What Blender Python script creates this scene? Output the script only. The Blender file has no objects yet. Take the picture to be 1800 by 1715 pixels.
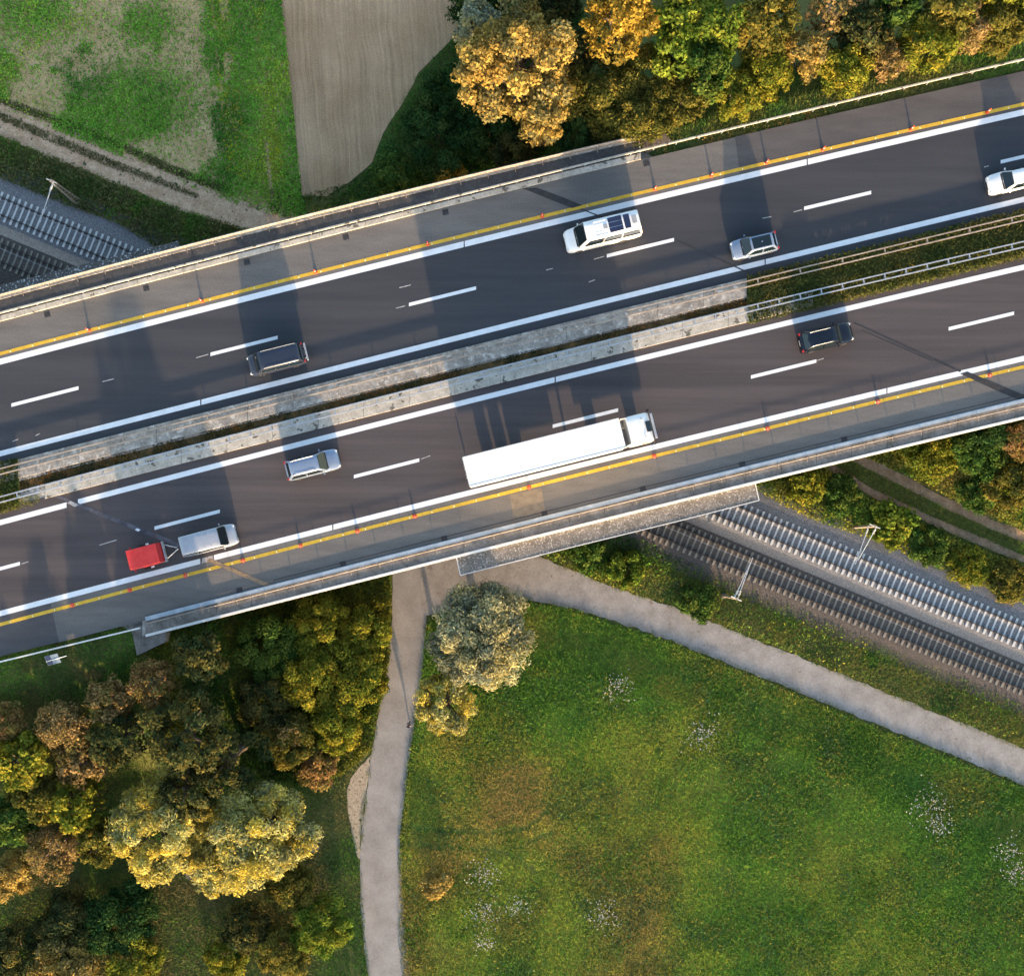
import bpy, bmesh, math, random
import numpy as np
from mathutils import Vector, Matrix
from mathutils.geometry import delaunay_2d_cdt

random.seed(7)
RNG = np.random.default_rng(7)
R = math.radians
sc = bpy.context.scene
COL = sc.collection

# ------------------------------------------------------------------ camera, sky, sun, exposure
CAM_Z, FPX, NX, NY = 107.0, 2000.0, 900.0, 965.0      # camera height, focal length and nadir in photo pixels
SUN_EL, SUN_AZ = R(9.0), math.atan2(0.2, -1.0)        # sun stands low in the south (image bottom), a little east
cam_d = bpy.data.cameras.new('camera'); cam = bpy.data.objects.new('camera', cam_d); COL.objects.link(cam)
cam.location = (0, 0, CAM_Z); cam.rotation_euler = (0, 0, 0)
cam_d.sensor_fit = 'HORIZONTAL'; cam_d.sensor_width = 36.0; cam_d.lens = 36.0 * FPX / 1800.0
cam_d.shift_y = (NY - 857.5) / 1800.0; cam_d.clip_start = 0.5; cam_d.clip_end = 6000
sc.camera = cam
sun_dir = Vector((math.sin(SUN_AZ) * math.cos(SUN_EL), math.cos(SUN_AZ) * math.cos(SUN_EL), math.sin(SUN_EL)))
w = bpy.data.worlds.new('World'); sc.world = w; w.use_nodes = True
wn = w.node_tree.nodes; sky = wn.new('ShaderNodeTexSky'); sky.sky_type = 'NISHITA'; sky.sun_disc = False
sky.sun_elevation = SUN_EL; sky.sun_rotation = SUN_AZ; sky.air_density = 1.0; sky.dust_density = 1.5; sky.ozone_density = 1.0
w.node_tree.links.new(sky.outputs[0], wn['Background'].inputs[0]); wn['Background'].inputs[1].default_value = 0.15
sun_d = bpy.data.lights.new('sun', 'SUN'); sun_d.energy = 3.0; sun_d.angle = R(1.2); sun_d.color = (1.0, 0.70, 0.42)
sun = bpy.data.objects.new('sun', sun_d); COL.objects.link(sun)
sun.rotation_euler = sun_dir.to_track_quat('Z', 'Y').to_euler(); sun.location = (0, 0, 60)
vs = sc.view_settings; vs.view_transform = 'Standard'; vs.look = 'None'; vs.gamma = 1.0; vs.exposure = 2.0; vs.use_curve_mapping = False
sc.cycles.max_bounces = 5; sc.cycles.diffuse_bounces = 3; sc.cycles.glossy_bounces = 2; sc.cycles.transmission_bounces = 2
sc.cycles.caustics_reflective = False; sc.cycles.caustics_refractive = False

# ------------------------------------------------------------------ coordinates
DECK = 7.0
def S(z): return FPX / (CAM_Z - z)
def P(px, py, z=0.0):
    s = S(z); return ((px - NX) / s, (NY - py) / s, z)
def PW(pts, z=0.0): return np.array([P(a, b, z)[:2] for a, b in pts])

class Line:
    """a long line of the road, quadratic inside the frame and straight on beyond it (pixels at deck height)"""
    def __init__(s, pts, deg=2):
        a = np.array(pts, float); s.c = np.polyfit(a[:, 0], a[:, 1], min(deg, len(pts) - 1)); s.d = np.polyder(s.c)
    def __call__(s, x):
        x = np.asarray(x, float); xc = np.clip(x, -100, 1900)
        return np.polyval(s.c, xc) + np.polyval(s.d, xc) * (x - xc)
    def off(s, dy):
        n = Line([(0, 0), (1, 1)]); n.c = s.c.copy(); n.c[-1] += dy; n.d = s.d; return n

LA = Line([(0, 527), (600, 372), (1122, 248)]);      LB = Line([(0, 554), (600, 398), (1125, 270), (1500, 178), (1800, 108)])
LC = Line([(0, 566), (600, 408), (1125, 283), (1317, 236), (1500, 193), (1800, 126)])
LD = Line([(0, 622), (600, 467), (1200, 322), (1800, 183)]); LE = Line([(0, 636), (600, 482), (1200, 337), (1800, 197)])
LF = Line([(80, 697), (430, 607), (781, 520), (1130, 435), (1475, 352), (1757, 285)])
LG = Line([(0, 797), (600, 646), (1200, 495), (1800, 351)]); LH = Line([(0, 816), (600, 665), (1200, 517), (1800, 372)])
LI = Line([(0, 831), (600, 676), (1200, 530), (1800, 384)]); LK = Line([(0, 879), (600, 725), (1200, 570), (1800, 432)])
LL = Line([(0, 896), (600, 746), (1200, 592), (1800, 449)]); LM = Line([(0, 918), (600, 763), (1200, 611), (1800, 470)])
LN = Line([(19, 994), (328, 914), (680, 823), (1031, 734), (1379, 648), (1723, 565)])
LO = Line([(0, 1078), (600, 923), (1200, 773), (1800, 630)]); LP = Line([(0, 1097), (600, 941), (1200, 788), (1800, 645)])
LQ = Line([(257, 1088), (600, 999), (1200, 851), (1790, 706)]); LR = Line([(257, 1097), (600, 1007), (1200, 859), (1800, 714)])
LS = Line([(258, 1116), (600, 1030), (1200, 878), (1800, 734)])
LQW = Line([(0, 1153), (96, 1128), (231, 1096)], 1)   # ragged asphalt edge on the south-west embankment

def roadpt(line, x, z=DECK, dy=0.0): return P(x, float(line(x)) + dy, z)
def road_ang(line, x):
    a = Vector(roadpt(line, x - 5)); b = Vector(roadpt(line, x + 5)); d = b - a; return math.atan2(d.y, d.x)

# ------------------------------------------------------------------ numpy noise
def _hash(i, j, seed):
    h = (i.astype(np.int64) * 374761393 + j.astype(np.int64) * 668265263 + seed * 1442695041) & 0xffffffff
    h = ((h ^ (h >> 13)) * 1274126177) & 0xffffffff
    return ((h ^ (h >> 16)) & 0xffff) / 65535.0
def vnoise(x, y, seed=0):
    x = np.asarray(x, float); y = np.asarray(y, float)
    i = np.floor(x); j = np.floor(y); fx = x - i; fy = y - j
    fx = fx * fx * (3 - 2 * fx); fy = fy * fy * (3 - 2 * fy)
    a = _hash(i, j, seed); b = _hash(i + 1, j, seed); c = _hash(i, j + 1, seed); d = _hash(i + 1, j + 1, seed)
    return (a * (1 - fx) + b * fx) * (1 - fy) + (c * (1 - fx) + d * fx) * fy
def fbm(x, y, scale=1.0, seed=0, octv=4):
    t = 0; amp = 1; tot = 0
    for k in range(octv):
        t = t + amp * vnoise(np.asarray(x) * scale * 2 ** k, np.asarray(y) * scale * 2 ** k, seed + k * 17); tot += amp; amp *= .5
    return t / tot
def inside(poly, x, y):
    r = np.zeros(np.shape(x), bool); n = len(poly)
    for i in range(n):
        x1, y1 = poly[i]; x2, y2 = poly[(i + 1) % n]
        c = ((y1 > y) != (y2 > y)); xi = (x2 - x1) * (y - y1) / ((y2 - y1) or 1e-9) + x1
        r ^= c & (x < xi)
    return r
def segdist(poly, x, y, closed=True):
    d = np.full(np.shape(x), 1e9); n = len(poly)
    for i in range(n if closed else n - 1):
        x1, y1 = poly[i]; x2, y2 = poly[(i + 1) % n]; dx, dy = x2 - x1, y2 - y1
        t = np.clip(((x - x1) * dx + (y - y1) * dy) / (dx * dx + dy * dy + 1e-12), 0, 1)
        d = np.minimum(d, np.hypot(x - x1 - t * dx, y - y1 - t * dy))
    return d

# ------------------------------------------------------------------ terrain height
E_POLY = PW([(1125, 244), (1800, 82), (3000, -200), (5200, -720), (5200, -80), (3000, 445), (1930, 704)], DECK)
W_POLY = PW([(236, 1128), (0, 1186), (-1200, 1500), (-3400, 2080), (-3400, 1400), (-690, 712)], DECK)
def h_ter(x, y):
    x = np.asarray(x, float); y = np.asarray(y, float); h = np.zeros(np.shape(x))
    for pl in (E_POLY, W_POLY):
        d = np.where(inside(pl, x, y), 0, segdist(pl, x, y))
        h = np.maximum(h, 6.72 - np.maximum(0, d - .3) / 1.75)
    return np.maximum(h, 0)
def hz(x, y): return float(h_ter(np.array([x]), np.array([y]))[0])

# ------------------------------------------------------------------ materials
def new_mat(name):
    m = bpy.data.materials.new(name); m.use_nodes = True; return m, m.node_tree.nodes, m.node_tree.links
def setp(b, **k):
    for n, v in k.items():
        n = n.replace('_', ' ')
        if n in b.inputs: b.inputs[n].default_value = v
def c4(c): return (c[0], c[1], c[2], 1)
def surf(name, c1, c2, scale=1.0, rough=.85, bump=.0, bscale=20.0, fine=None, fscale=25.0, famt=.35, metal=0.0, stretch=None, lo=.35, hi=.65, spec=.3, speck=None, detail=6, coat=0):
    """two colours mixed by noise, finer mottling on top, relief, and optional specks of a third colour"""
    m, N, L = new_mat(name); b = N['Principled BSDF']; setp(b, Roughness=rough, Metallic=metal)
    b.inputs['Specular IOR Level'].default_value = spec
    if coat: b.inputs['Coat Weight'].default_value = coat; b.inputs['Coat Roughness'].default_value = .05
    tc = N.new('ShaderNodeTexCoord'); src = tc.outputs['Object']
    if stretch:
        mp = N.new('ShaderNodeMapping'); mp.inputs['Rotation'].default_value = (0, 0, stretch[0]); mp.inputs['Scale'].default_value = stretch[1]
        L.new(src, mp.inputs[0]); ssrc = mp.outputs[0]
    else: ssrc = src
    n1 = N.new('ShaderNodeTexNoise'); n1.inputs['Scale'].default_value = scale; n1.inputs['Detail'].default_value = detail; n1.inputs['Roughness'].default_value = .62
    L.new(ssrc, n1.inputs['Vector'])
    cr = N.new('ShaderNodeValToRGB'); cr.color_ramp.elements[0].position = lo; cr.color_ramp.elements[1].position = hi
    cr.color_ramp.elements[0].color = c4(c1); cr.color_ramp.elements[1].color = c4(c2); L.new(n1.outputs[0], cr.inputs[0]); out = cr.outputs[0]
    n2 = N.new('ShaderNodeTexNoise'); n2.inputs['Scale'].default_value = fscale; n2.inputs['Detail'].default_value = 4; L.new(src, n2.inputs['Vector'])
    mr = N.new('ShaderNodeMapRange'); mr.inputs[1].default_value = .25; mr.inputs[2].default_value = .75
    mr.inputs[3].default_value = 1 - famt; mr.inputs[4].default_value = 1 + famt; L.new(n2.outputs[0], mr.inputs[0])
    mx = N.new('ShaderNodeMix'); mx.data_type = 'RGBA'; mx.blend_type = 'MULTIPLY'; mx.inputs[0].default_value = 1
    L.new(out, mx.inputs[6]); L.new(mr.outputs[0], mx.inputs[7]); out = mx.outputs[2]
    if speck:
        c3, s3, thr = speck
        v = N.new('ShaderNodeTexNoise'); v.inputs['Scale'].default_value = s3; v.inputs['Detail'].default_value = 3; L.new(src, v.inputs['Vector'])
        r3 = N.new('ShaderNodeValToRGB'); r3.color_ramp.elements[0].position = thr; r3.color_ramp.elements[1].position = thr + .04; L.new(v.outputs[0], r3.inputs[0])
        m3 = N.new('ShaderNodeMix'); m3.data_type = 'RGBA'; L.new(r3.outputs[0], m3.inputs[0]); L.new(out, m3.inputs[6]); m3.inputs[7].default_value = c4(c3); out = m3.outputs[2]
    L.new(out, b.inputs['Base Color'])
    if bump:
        n3 = N.new('ShaderNodeTexNoise'); n3.inputs['Scale'].default_value = bscale; n3.inputs['Detail'].default_value = 5; L.new(src, n3.inputs['Vector'])
        bp = N.new('ShaderNodeBump'); bp.inputs['Strength'].default_value = bump; bp.inputs['Distance'].default_value = .05
        L.new(n3.outputs[0], bp.inputs['Height']); L.new(bp.outputs[0], b.inputs['Normal'])
    return m
def paint(name, c, rough=.3, metal=0.0, coat=.6, var=.06):
    c1 = tuple(v * (1 - var) for v in c); c2 = tuple(min(1, v * (1 + var)) for v in c)
    return surf(name, c1, c2, 1.5, rough, 0, metal=metal, coat=coat, famt=.04, spec=.5)
def leafmat(name, transl=.3, rough=.6):
    m, N, L = new_mat(name); N.remove(N['Principled BSDF']); o = N['Material Output']
    at = N.new('ShaderNodeAttribute'); at.attribute_name = 'Col'
    tc = N.new('ShaderNodeTexCoord'); nz = N.new('ShaderNodeTexNoise'); nz.inputs['Scale'].default_value = 3.0; L.new(tc.outputs['Object'], nz.inputs['Vector'])
    mr = N.new('ShaderNodeMapRange'); mr.inputs[1].default_value = .3; mr.inputs[2].default_value = .7; mr.inputs[3].default_value = .8; mr.inputs[4].default_value = 1.2
    L.new(nz.outputs[0], mr.inputs[0])
    mx = N.new('ShaderNodeMix'); mx.data_type = 'RGBA'; mx.blend_type = 'MULTIPLY'; mx.inputs[0].default_value = 1
    L.new(at.outputs['Color'], mx.inputs[6]); L.new(mr.outputs[0], mx.inputs[7])
    d = N.new('ShaderNodeBsdfDiffuse'); t = N.new('ShaderNodeBsdfTranslucent'); a = N.new('ShaderNodeMixShader'); a.inputs[0].default_value = transl
    L.new(mx.outputs[2], d.inputs[0]); L.new(mx.outputs[2], t.inputs[0]); L.new(d.outputs[0], a.inputs[1]); L.new(t.outputs[0], a.inputs[2]); L.new(a.outputs[0], o.inputs[0])
    return m

ROADROT = R(-13.9)
M = {}
M['asph_n'] = surf('asphalt_dark', (.044, .046, .054), (.058, .059, .067), .35, .88, .15, 60, stretch=(ROADROT, (.12, 2.2, 1)), fscale=9, famt=.12, spec=.25)
M['asph_s'] = surf('asphalt_worn_sun_tint', (.060, .053, .056), (.090, .076, .077), .35, .88, .15, 60, stretch=(ROADROT, (.10, 2.4, 1)), fscale=9, famt=.12, spec=.25)  # reddish tone of the sunlit lanes is put into the base colour
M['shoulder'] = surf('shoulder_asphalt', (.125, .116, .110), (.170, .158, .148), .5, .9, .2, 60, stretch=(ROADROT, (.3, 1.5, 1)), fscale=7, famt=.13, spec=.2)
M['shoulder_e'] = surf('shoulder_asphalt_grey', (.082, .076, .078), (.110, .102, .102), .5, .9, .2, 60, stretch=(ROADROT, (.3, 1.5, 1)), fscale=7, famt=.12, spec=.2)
M['patch'] = surf('asphalt_patch', (.16, .13, .10), (.22, .18, .135), 2.5, .9, .2, 40, famt=.15)
M['seal'] = surf('joint_seal', (.030, .030, .033), (.050, .048, .050), 2, .8, .1, 40, famt=.2)
M['joint'] = surf('joint_steel', (.06, .055, .065), (.14, .13, .15), 1.2, .6, .1, 30, famt=.25, metal=.2)
M['white'] = surf('road_paint_white', (.70, .71, .73), (.80, .81, .83), 1.5, .6, .05, 50, famt=.05)
M['white_worn'] = surf('road_paint_worn', (.25, .23, .22), (.55, .52, .50), 5, .7, .05, 50, famt=.3)
M['yellow'] = surf('road_paint_yellow', (.58, .34, .035), (.70, .44, .05), 2, .6, .05, 50, famt=.12)
M['stud'] = paint('reflector_white', (.75, .70, .45), .3)
M['orange'] = paint('marker_orange', (.75, .09, .03), .45, coat=0)
M['conc'] = surf('concrete_pale', (.36, .335, .29), (.54, .50, .44), 1.3, .9, .3, 25, fscale=6, famt=.22, speck=((.13, .12, .10), 1.6, .62))
M['conc_mid'] = surf('concrete_stained', (.22, .205, .185), (.40, .375, .34), 1.1, .92, .35, 18, fscale=5, famt=.3, speck=((.50, .48, .45), 2.2, .60))
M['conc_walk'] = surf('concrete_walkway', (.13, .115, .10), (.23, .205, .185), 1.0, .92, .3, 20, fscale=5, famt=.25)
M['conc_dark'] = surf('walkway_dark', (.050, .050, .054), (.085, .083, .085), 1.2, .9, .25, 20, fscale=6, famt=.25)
M['conc_lich'] = surf('concrete_lichen', (.13, .115, .10), (.20, .18, .16), .9, .92, .3, 20, fscale=6, famt=.3, speck=((.40, .37, .34), 7.0, .585))
M['conc_lich_n'] = surf('concrete_lichen_grey', (.075, .073, .070), (.115, .110, .104), .9, .92, .3, 20, fscale=6, famt=.3, speck=((.46, .46, .46), 6.0, .58))
M['white_par'] = surf('parapet_white', (.62, .60, .57), (.74, .72, .69), 1.5, .6, .1, 25, famt=.1)
M['galv'] = surf('galvanised_steel', (.42, .44, .47), (.56, .58, .61), 1.2, .45, .05, 20, famt=.12, metal=.55)
M['galv_blue'] = surf('galvanised_blue_grey', (.30, .35, .40), (.44, .49, .54), 1.0, .5, .1, 15, famt=.2, metal=.25)
M['rust_rail'] = surf('steel_weathered', (.30, .24, .19), (.46, .38, .31), 1.5, .6, .1, 20, famt=.2, metal=.3)
M['steel_dark'] = surf('steel_dark', (.05, .05, .055), (.09, .09, .095), 2, .6, .1, 30, famt=.2, metal=.4)
M['rail'] = surf('rail_steel', (.016, .012, .010), (.030, .022, .018), 2, .5, .1, 30, famt=.2, metal=.3)
M['railtop'] = surf('rail_head_polished', (.055, .048, .045), (.085, .075, .07), 2, .5, 0, 30, famt=.1, metal=.3)
M['sleeper'] = surf('sleeper_concrete', (.47, .465, .45), (.60, .59, .57), 3, .9, .2, 20, famt=.15)
M['sleeper_old'] = surf('sleeper_concrete_dirty', (.17, .15, .12), (.27, .24, .20), 3, .9, .2, 20, famt=.25)
M['ball'] = surf('ballast_grey', (.10, .099, .105), (.24, .235, .24), 9, .95, 1.0, 13, fscale=16, famt=.5)
M['ball_old'] = surf('ballast_brown', (.060, .050, .044), (.115, .098, .088), 7, .95, 1.0, 13, fscale=16, famt=.5)
M['ball_mid'] = surf('ballast_tan', (.23, .19, .16), (.37, .31, .265), 7, .95, 1.0, 13, fscale=16, famt=.5)
M['path'] = surf('path_asphalt', (.235, .214, .198), (.315, .29, .27), .5, .92, .3, 40, fscale=5, famt=.12)
M['path_r'] = surf('path_gravel', (.24, .215, .197), (.33, .30, .277), .7, .95, .5, 25, fscale=7, famt=.18, speck=((.20, .17, .14), 1.5, .66))
M['gravel'] = surf('gravel_pale', (.27, .215, .15), (.46, .38, .28), 2.5, .95, .8, 18, fscale=12, famt=.4, speck=((.14, .12, .07), 2.5, .60))
M['dirt'] = surf('dirt_pale', (.44, .275, .165), (.62, .42, .275), 1.0, .97, .8, 8, fscale=5, famt=.28, speck=((.10, .10, .05), 1.7, .63))
M['dirt_dark'] = surf('dirt_brown', (.20, .135, .08), (.31, .22, .145), 1.3, .97, .7, 8, fscale=6, famt=.28)
M['soil'] = surf('field_soil', (.40, .275, .125), (.52, .37, .19), .6, .97, .7, 9, fscale=5, famt=.3, speck=((.20, .20, .07), 2.2, .60))
M['ground'] = surf('ground_grass', (.040, .075, .016), (.12, .115, .035), .25, .97, .8, 6, fscale=3.5, famt=.35)
M['meadow'] = surf('meadow_turf', (.055, .13, .018), (.21, .18, .035), .11, .97, .8, 6, fscale=3.5, famt=.35)
M['moss'] = surf('moss_channel', (.05, .045, .022), (.15, .085, .03), 1.4, .95, .8, 14, fscale=6, famt=.4)
M['leaf'] = leafmat('foliage', .32); M['grass'] = leafmat('grass_blades', .25)
M['bark'] = surf('bark', (.06, .045, .032), (.14, .11, .08), 4, .95, .6, 12, famt=.3)
M['twig'] = surf('twig_grey', (.16, .13, .10), (.30, .25, .20), 4, .95, .4, 12, famt=.3)
M['glass'] = paint('car_glass', (.006, .013, .017), .05, coat=.5)
M['tyre'] = surf('tyre_rubber', (.018, .018, .018), (.03, .03, .03), 4, .9, .2, 40)
M['rim'] = paint('wheel_rim', (.45, .45, .47), .3, .8)
M['black'] = surf('black_plastic', (.014, .014, .016), (.024, .024, .026), 3, .55, .05, 40)
M['lamp_red'] = paint('lamp_red', (.42, .015, .01), .15); M['lamp_clear'] = paint('lamp_clear', (.62, .64, .66), .1)
M['c_white'] = paint('paint_white', (.80, .80, .80), .35); M['c_silver'] = paint('paint_silver', (.42, .46, .52), .3, .35)
M['c_silver2'] = paint('paint_silver_van', (.33, .355, .41), .38, .2); M['c_grey'] = paint('paint_dark_grey', (.026, .034, .058), .3, .2, coat=.2)
M['c_black'] = paint('paint_black', (.004, .007, .016), .22, coat=.1); M['c_blue'] = paint('paint_pale_blue', (.21, .27, .38), .3, .25)
M['tarp'] = surf('tarpaulin_red', (.60, .035, .035), (.68, .055, .05), 1.5, .5, .2, 5, famt=.08); M['tarp_d'] = surf('tarpaulin_dark_red', (.30, .012, .015), (.36, .018, .02), 2, .55, .1, 8, famt=.1)
M['box'] = surf('trailer_white', (.84, .84, .83), (.88, .88, .87), .8, .4, .02, 8, famt=.02, coat=.3)
M['solar'] = paint('solar_cell', (.016, .022, .06), .12); M['grey'] = paint('plastic_grey', (.30, .31, .33), .5, coat=0)
M['skin'] = paint('skin', (.48, .27, .18), .6, coat=0); M['cloth'] = surf('cloth_dark_navy', (.012, .013, .025), (.022, .022, .04), 6, .9); M['cloth2'] = surf('cloth_grey', (.20, .19, .24), (.28, .27, .32), 6, .9); M['hair'] = surf('hair_dark', (.012, .009, .007), (.02, .015, .012), 8, .7)
M['panel_blue'] = paint('panel_blue_grey', (.12, .17, .22), .3)
M['brick'] = surf('rubble_brown', (.10, .075, .06), (.24, .19, .16), 3, .95, .8, 8, famt=.35)
def plowed_mat():
    m, N, L = new_mat('ploughed_soil'); b = N['Principled BSDF']; setp(b, Roughness=.97); b.inputs['Specular IOR Level'].default_value = .1
    tc = N.new('ShaderNodeTexCoord')
    ns = N.new('ShaderNodeTexNoise'); ns.inputs['Scale'].default_value = .22; ns.inputs['Detail'].default_value = 6; L.new(tc.outputs['Object'], ns.inputs['Vector'])
    cr = N.new('ShaderNodeValToRGB'); cr.color_ramp.elements[0].position = .35; cr.color_ramp.elements[1].position = .65
    cr.color_ramp.elements[0].color = (.38, .245, .14, 1); cr.color_ramp.elements[1].color = (.49, .33, .20, 1); L.new(ns.outputs[0], cr.inputs[0])
    nf = N.new('ShaderNodeTexNoise'); nf.inputs['Scale'].default_value = 9; nf.inputs['Detail'].default_value = 5; L.new(tc.outputs['Object'], nf.inputs['Vector'])
    mp = N.new('ShaderNodeMapping'); mp.inputs['Rotation'].default_value = (0, 0, R(-5)); L.new(tc.outputs['Object'], mp.inputs[0])
    nd = N.new('ShaderNodeTexNoise'); nd.inputs['Scale'].default_value = .18; L.new(tc.outputs['Object'], nd.inputs['Vector'])
    mv = N.new('ShaderNodeMix'); mv.data_type = 'RGBA'; mv.blend_type = 'ADD'; mv.inputs[0].default_value = 1.0; L.new(mp.outputs[0], mv.inputs[6])
    sb = N.new('ShaderNodeMix'); sb.data_type = 'RGBA'; sb.blend_type = 'MULTIPLY'; sb.inputs[0].default_value = 1; L.new(nd.outputs['Color'], sb.inputs[6]); sb.inputs[7].default_value = (.9, 0, 0, 1)
    L.new(sb.outputs[2], mv.inputs[7])
    m2 = N.new('ShaderNodeMapping'); m2.inputs['Scale'].default_value = (3.6, .10, 1); L.new(mv.outputs[2], m2.inputs[0])
    wv = N.new('ShaderNodeTexNoise'); wv.inputs['Scale'].default_value = 1.0; wv.inputs['Detail'].default_value = 3; wv.inputs['Roughness'].default_value = .55; L.new(m2.outputs[0], wv.inputs['Vector'])
    ad = N.new('ShaderNodeMath'); ad.operation = 'MULTIPLY_ADD'; ad.inputs[1].default_value = .8; L.new(nf.outputs[0], ad.inputs[0]); 
    wm = N.new('ShaderNodeMath'); wm.operation = 'MULTIPLY'; wm.inputs[1].default_value = .85; L.new(wv.outputs[0], wm.inputs[0]); L.new(wm.outputs[0], ad.inputs[2])
    mr = N.new('ShaderNodeMapRange'); mr.inputs[1].default_value = .5; mr.inputs[2].default_value = 1.15; mr.inputs[3].default_value = .62; mr.inputs[4].default_value = 1.3; L.new(ad.outputs[0], mr.inputs[0])
    mx = N.new('ShaderNodeMix'); mx.data_type = 'RGBA'; mx.blend_type = 'MULTIPLY'; mx.inputs[0].default_value = 1; L.new(cr.outputs[0], mx.inputs[6]); L.new(mr.outputs[0], mx.inputs[7]); L.new(mx.outputs[2], b.inputs['Base Color'])
    bp = N.new('ShaderNodeBump'); bp.inputs['Strength'].default_value = .9; bp.inputs['Distance'].default_value = .08; L.new(ad.outputs[0], bp.inputs['Height']); L.new(bp.outputs[0], b.inputs['Normal'])
    return m
M['plow'] = plowed_mat()

# ------------------------------------------------------------------ object helpers
def tag(o, label=None, cat=None, group=None, kind=None):
    if label: o['label'] = label
    if cat: o['category'] = cat
    if group: o['group'] = group
    if kind: o['kind'] = kind
    return o
def link(name, me, parent=None, mat=None):
    o = bpy.data.objects.new(name, me); COL.objects.link(o)
    if mat is not None and me is not None and not me.materials: me.materials.append(M[mat] if isinstance(mat, str) else mat)
    if parent is not None: o.parent = parent
    return o
def empty(name, loc=(0, 0, 0), rz=0.0):
    o = bpy.data.objects.new(name, None); COL.objects.link(o); o.location = loc; o.rotation_euler = (0, 0, rz); o.empty_display_size = .3; return o
def mesh_np(name, V, F, smooth=False, col=None):
    """V (n,3); F (m,k) faces of one size k"""
    V = np.ascontiguousarray(V, np.float32); F = np.ascontiguousarray(F, np.int32); me = bpy.data.meshes.new(name)
    me.vertices.add(len(V)); me.vertices.foreach_set('co', V.ravel())
    m, k = F.shape; me.loops.add(m * k); me.loops.foreach_set('vertex_index', F.ravel())
    me.polygons.add(m); me.polygons.foreach_set('loop_start', np.arange(0, m * k, k, dtype=np.int32))
    if smooth: me.polygons.foreach_set('use_smooth', np.ones(m, bool))
    me.update(calc_edges=True)
    if col is not None:
        a = me.color_attributes.new('Col', 'FLOAT_COLOR', 'POINT'); c = np.ones((len(V), 4), np.float32); c[:, :3] = col; a.data.foreach_set('color', c.ravel())
    return me
class MB:
    def __init__(s): s.v = []; s.f = []
    def add(s, vs_, fs_):
        b = len(s.v); s.v += [tuple(v) for v in vs_]; s.f += [tuple(i + b for i in f) for f in fs_]; return s
    def box(s, c, d, rz=0.0, taper=1.0):
        cx, cy, cz = c; hx, hy, hzz = d[0] / 2, d[1] / 2, d[2] / 2; ca, sa = math.cos(rz), math.sin(rz); vs_ = []
        for z, t in ((-hzz, 1), (hzz, taper)):
            for x, y in ((-hx, -hy), (hx, -hy), (hx, hy), (-hx, hy)):
                x *= t; y *= t; vs_.append((cx + x * ca - y * sa, cy + x * sa + y * ca, cz + z))
        return s.add(vs_, [(3, 2, 1, 0), (4, 5, 6, 7), (0, 1, 5, 4), (1, 2, 6, 5), (2, 3, 7, 6), (3, 0, 4, 7)])
    def tube(s, a, b, r0, r1=None, n=6, cap=True):
        r1 = r0 if r1 is None else r1; a = Vector(a); b = Vector(b); d = (b - a)
        if d.length < 1e-6: return s
        d.normalize(); u = d.orthogonal().normalized(); v = d.cross(u); vs_ = []
        for p, r in ((a, r0), (b, r1)):
            for i in range(n):
                t = 2 * math.pi * i / n; vs_.append(p + (u * math.cos(t) + v * math.sin(t)) * r)
        fs_ = [(i, (i + 1) % n, n + (i + 1) % n, n + i) for i in range(n)]
        if cap: fs_ += [tuple(range(n - 1, -1, -1)), tuple(range(n, 2 * n))]
        return s.add(vs_, fs_)
    def path(s, pts, radii, n=6):
        for i in range(len(pts) - 1): s.tube(pts[i], pts[i + 1], radii[i], radii[i + 1], n, cap=(i == 0 or i == len(pts) - 2))
        return s
    def loft(s, rings, cap=True):
        k = len(rings[0]); vs_ = [v for r in rings for v in r]; fs_ = []
        for i in range(len(rings) - 1):
            for j in range(k): fs_.append((i * k + j, i * k + (j + 1) % k, (i + 1) * k + (j + 1) % k, (i + 1) * k + j))
        if cap: fs_ += [tuple(range(k - 1, -1, -1)), tuple((len(rings) - 1) * k + j for j in range(k))]
        return s.add(vs_, fs_)
    def mesh(s, name, smooth=False):
        me = bpy.data.meshes.new(name); me.from_pydata(s.v, [], s.f)
        bm = bmesh.new(); bm.from_mesh(me); bmesh.ops.recalc_face_normals(bm, faces=bm.faces); bm.to_mesh(me); bm.free()
        if smooth: me.polygons.foreach_set('use_smooth', np.ones(len(me.polygons), bool))
        me.update(); return me
    def build(s, name, mat, parent=None, smooth=False, bevel=0.0, seg=2):
        o = link(name, s.mesh(name, smooth), parent, mat)
        if bevel:
            m = o.modifiers.new('bevel', 'BEVEL'); m.width = bevel; m.segments = seg; m.limit_method = 'ANGLE'; m.angle_limit = R(30); m.harden_normals = False
        return o

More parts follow.
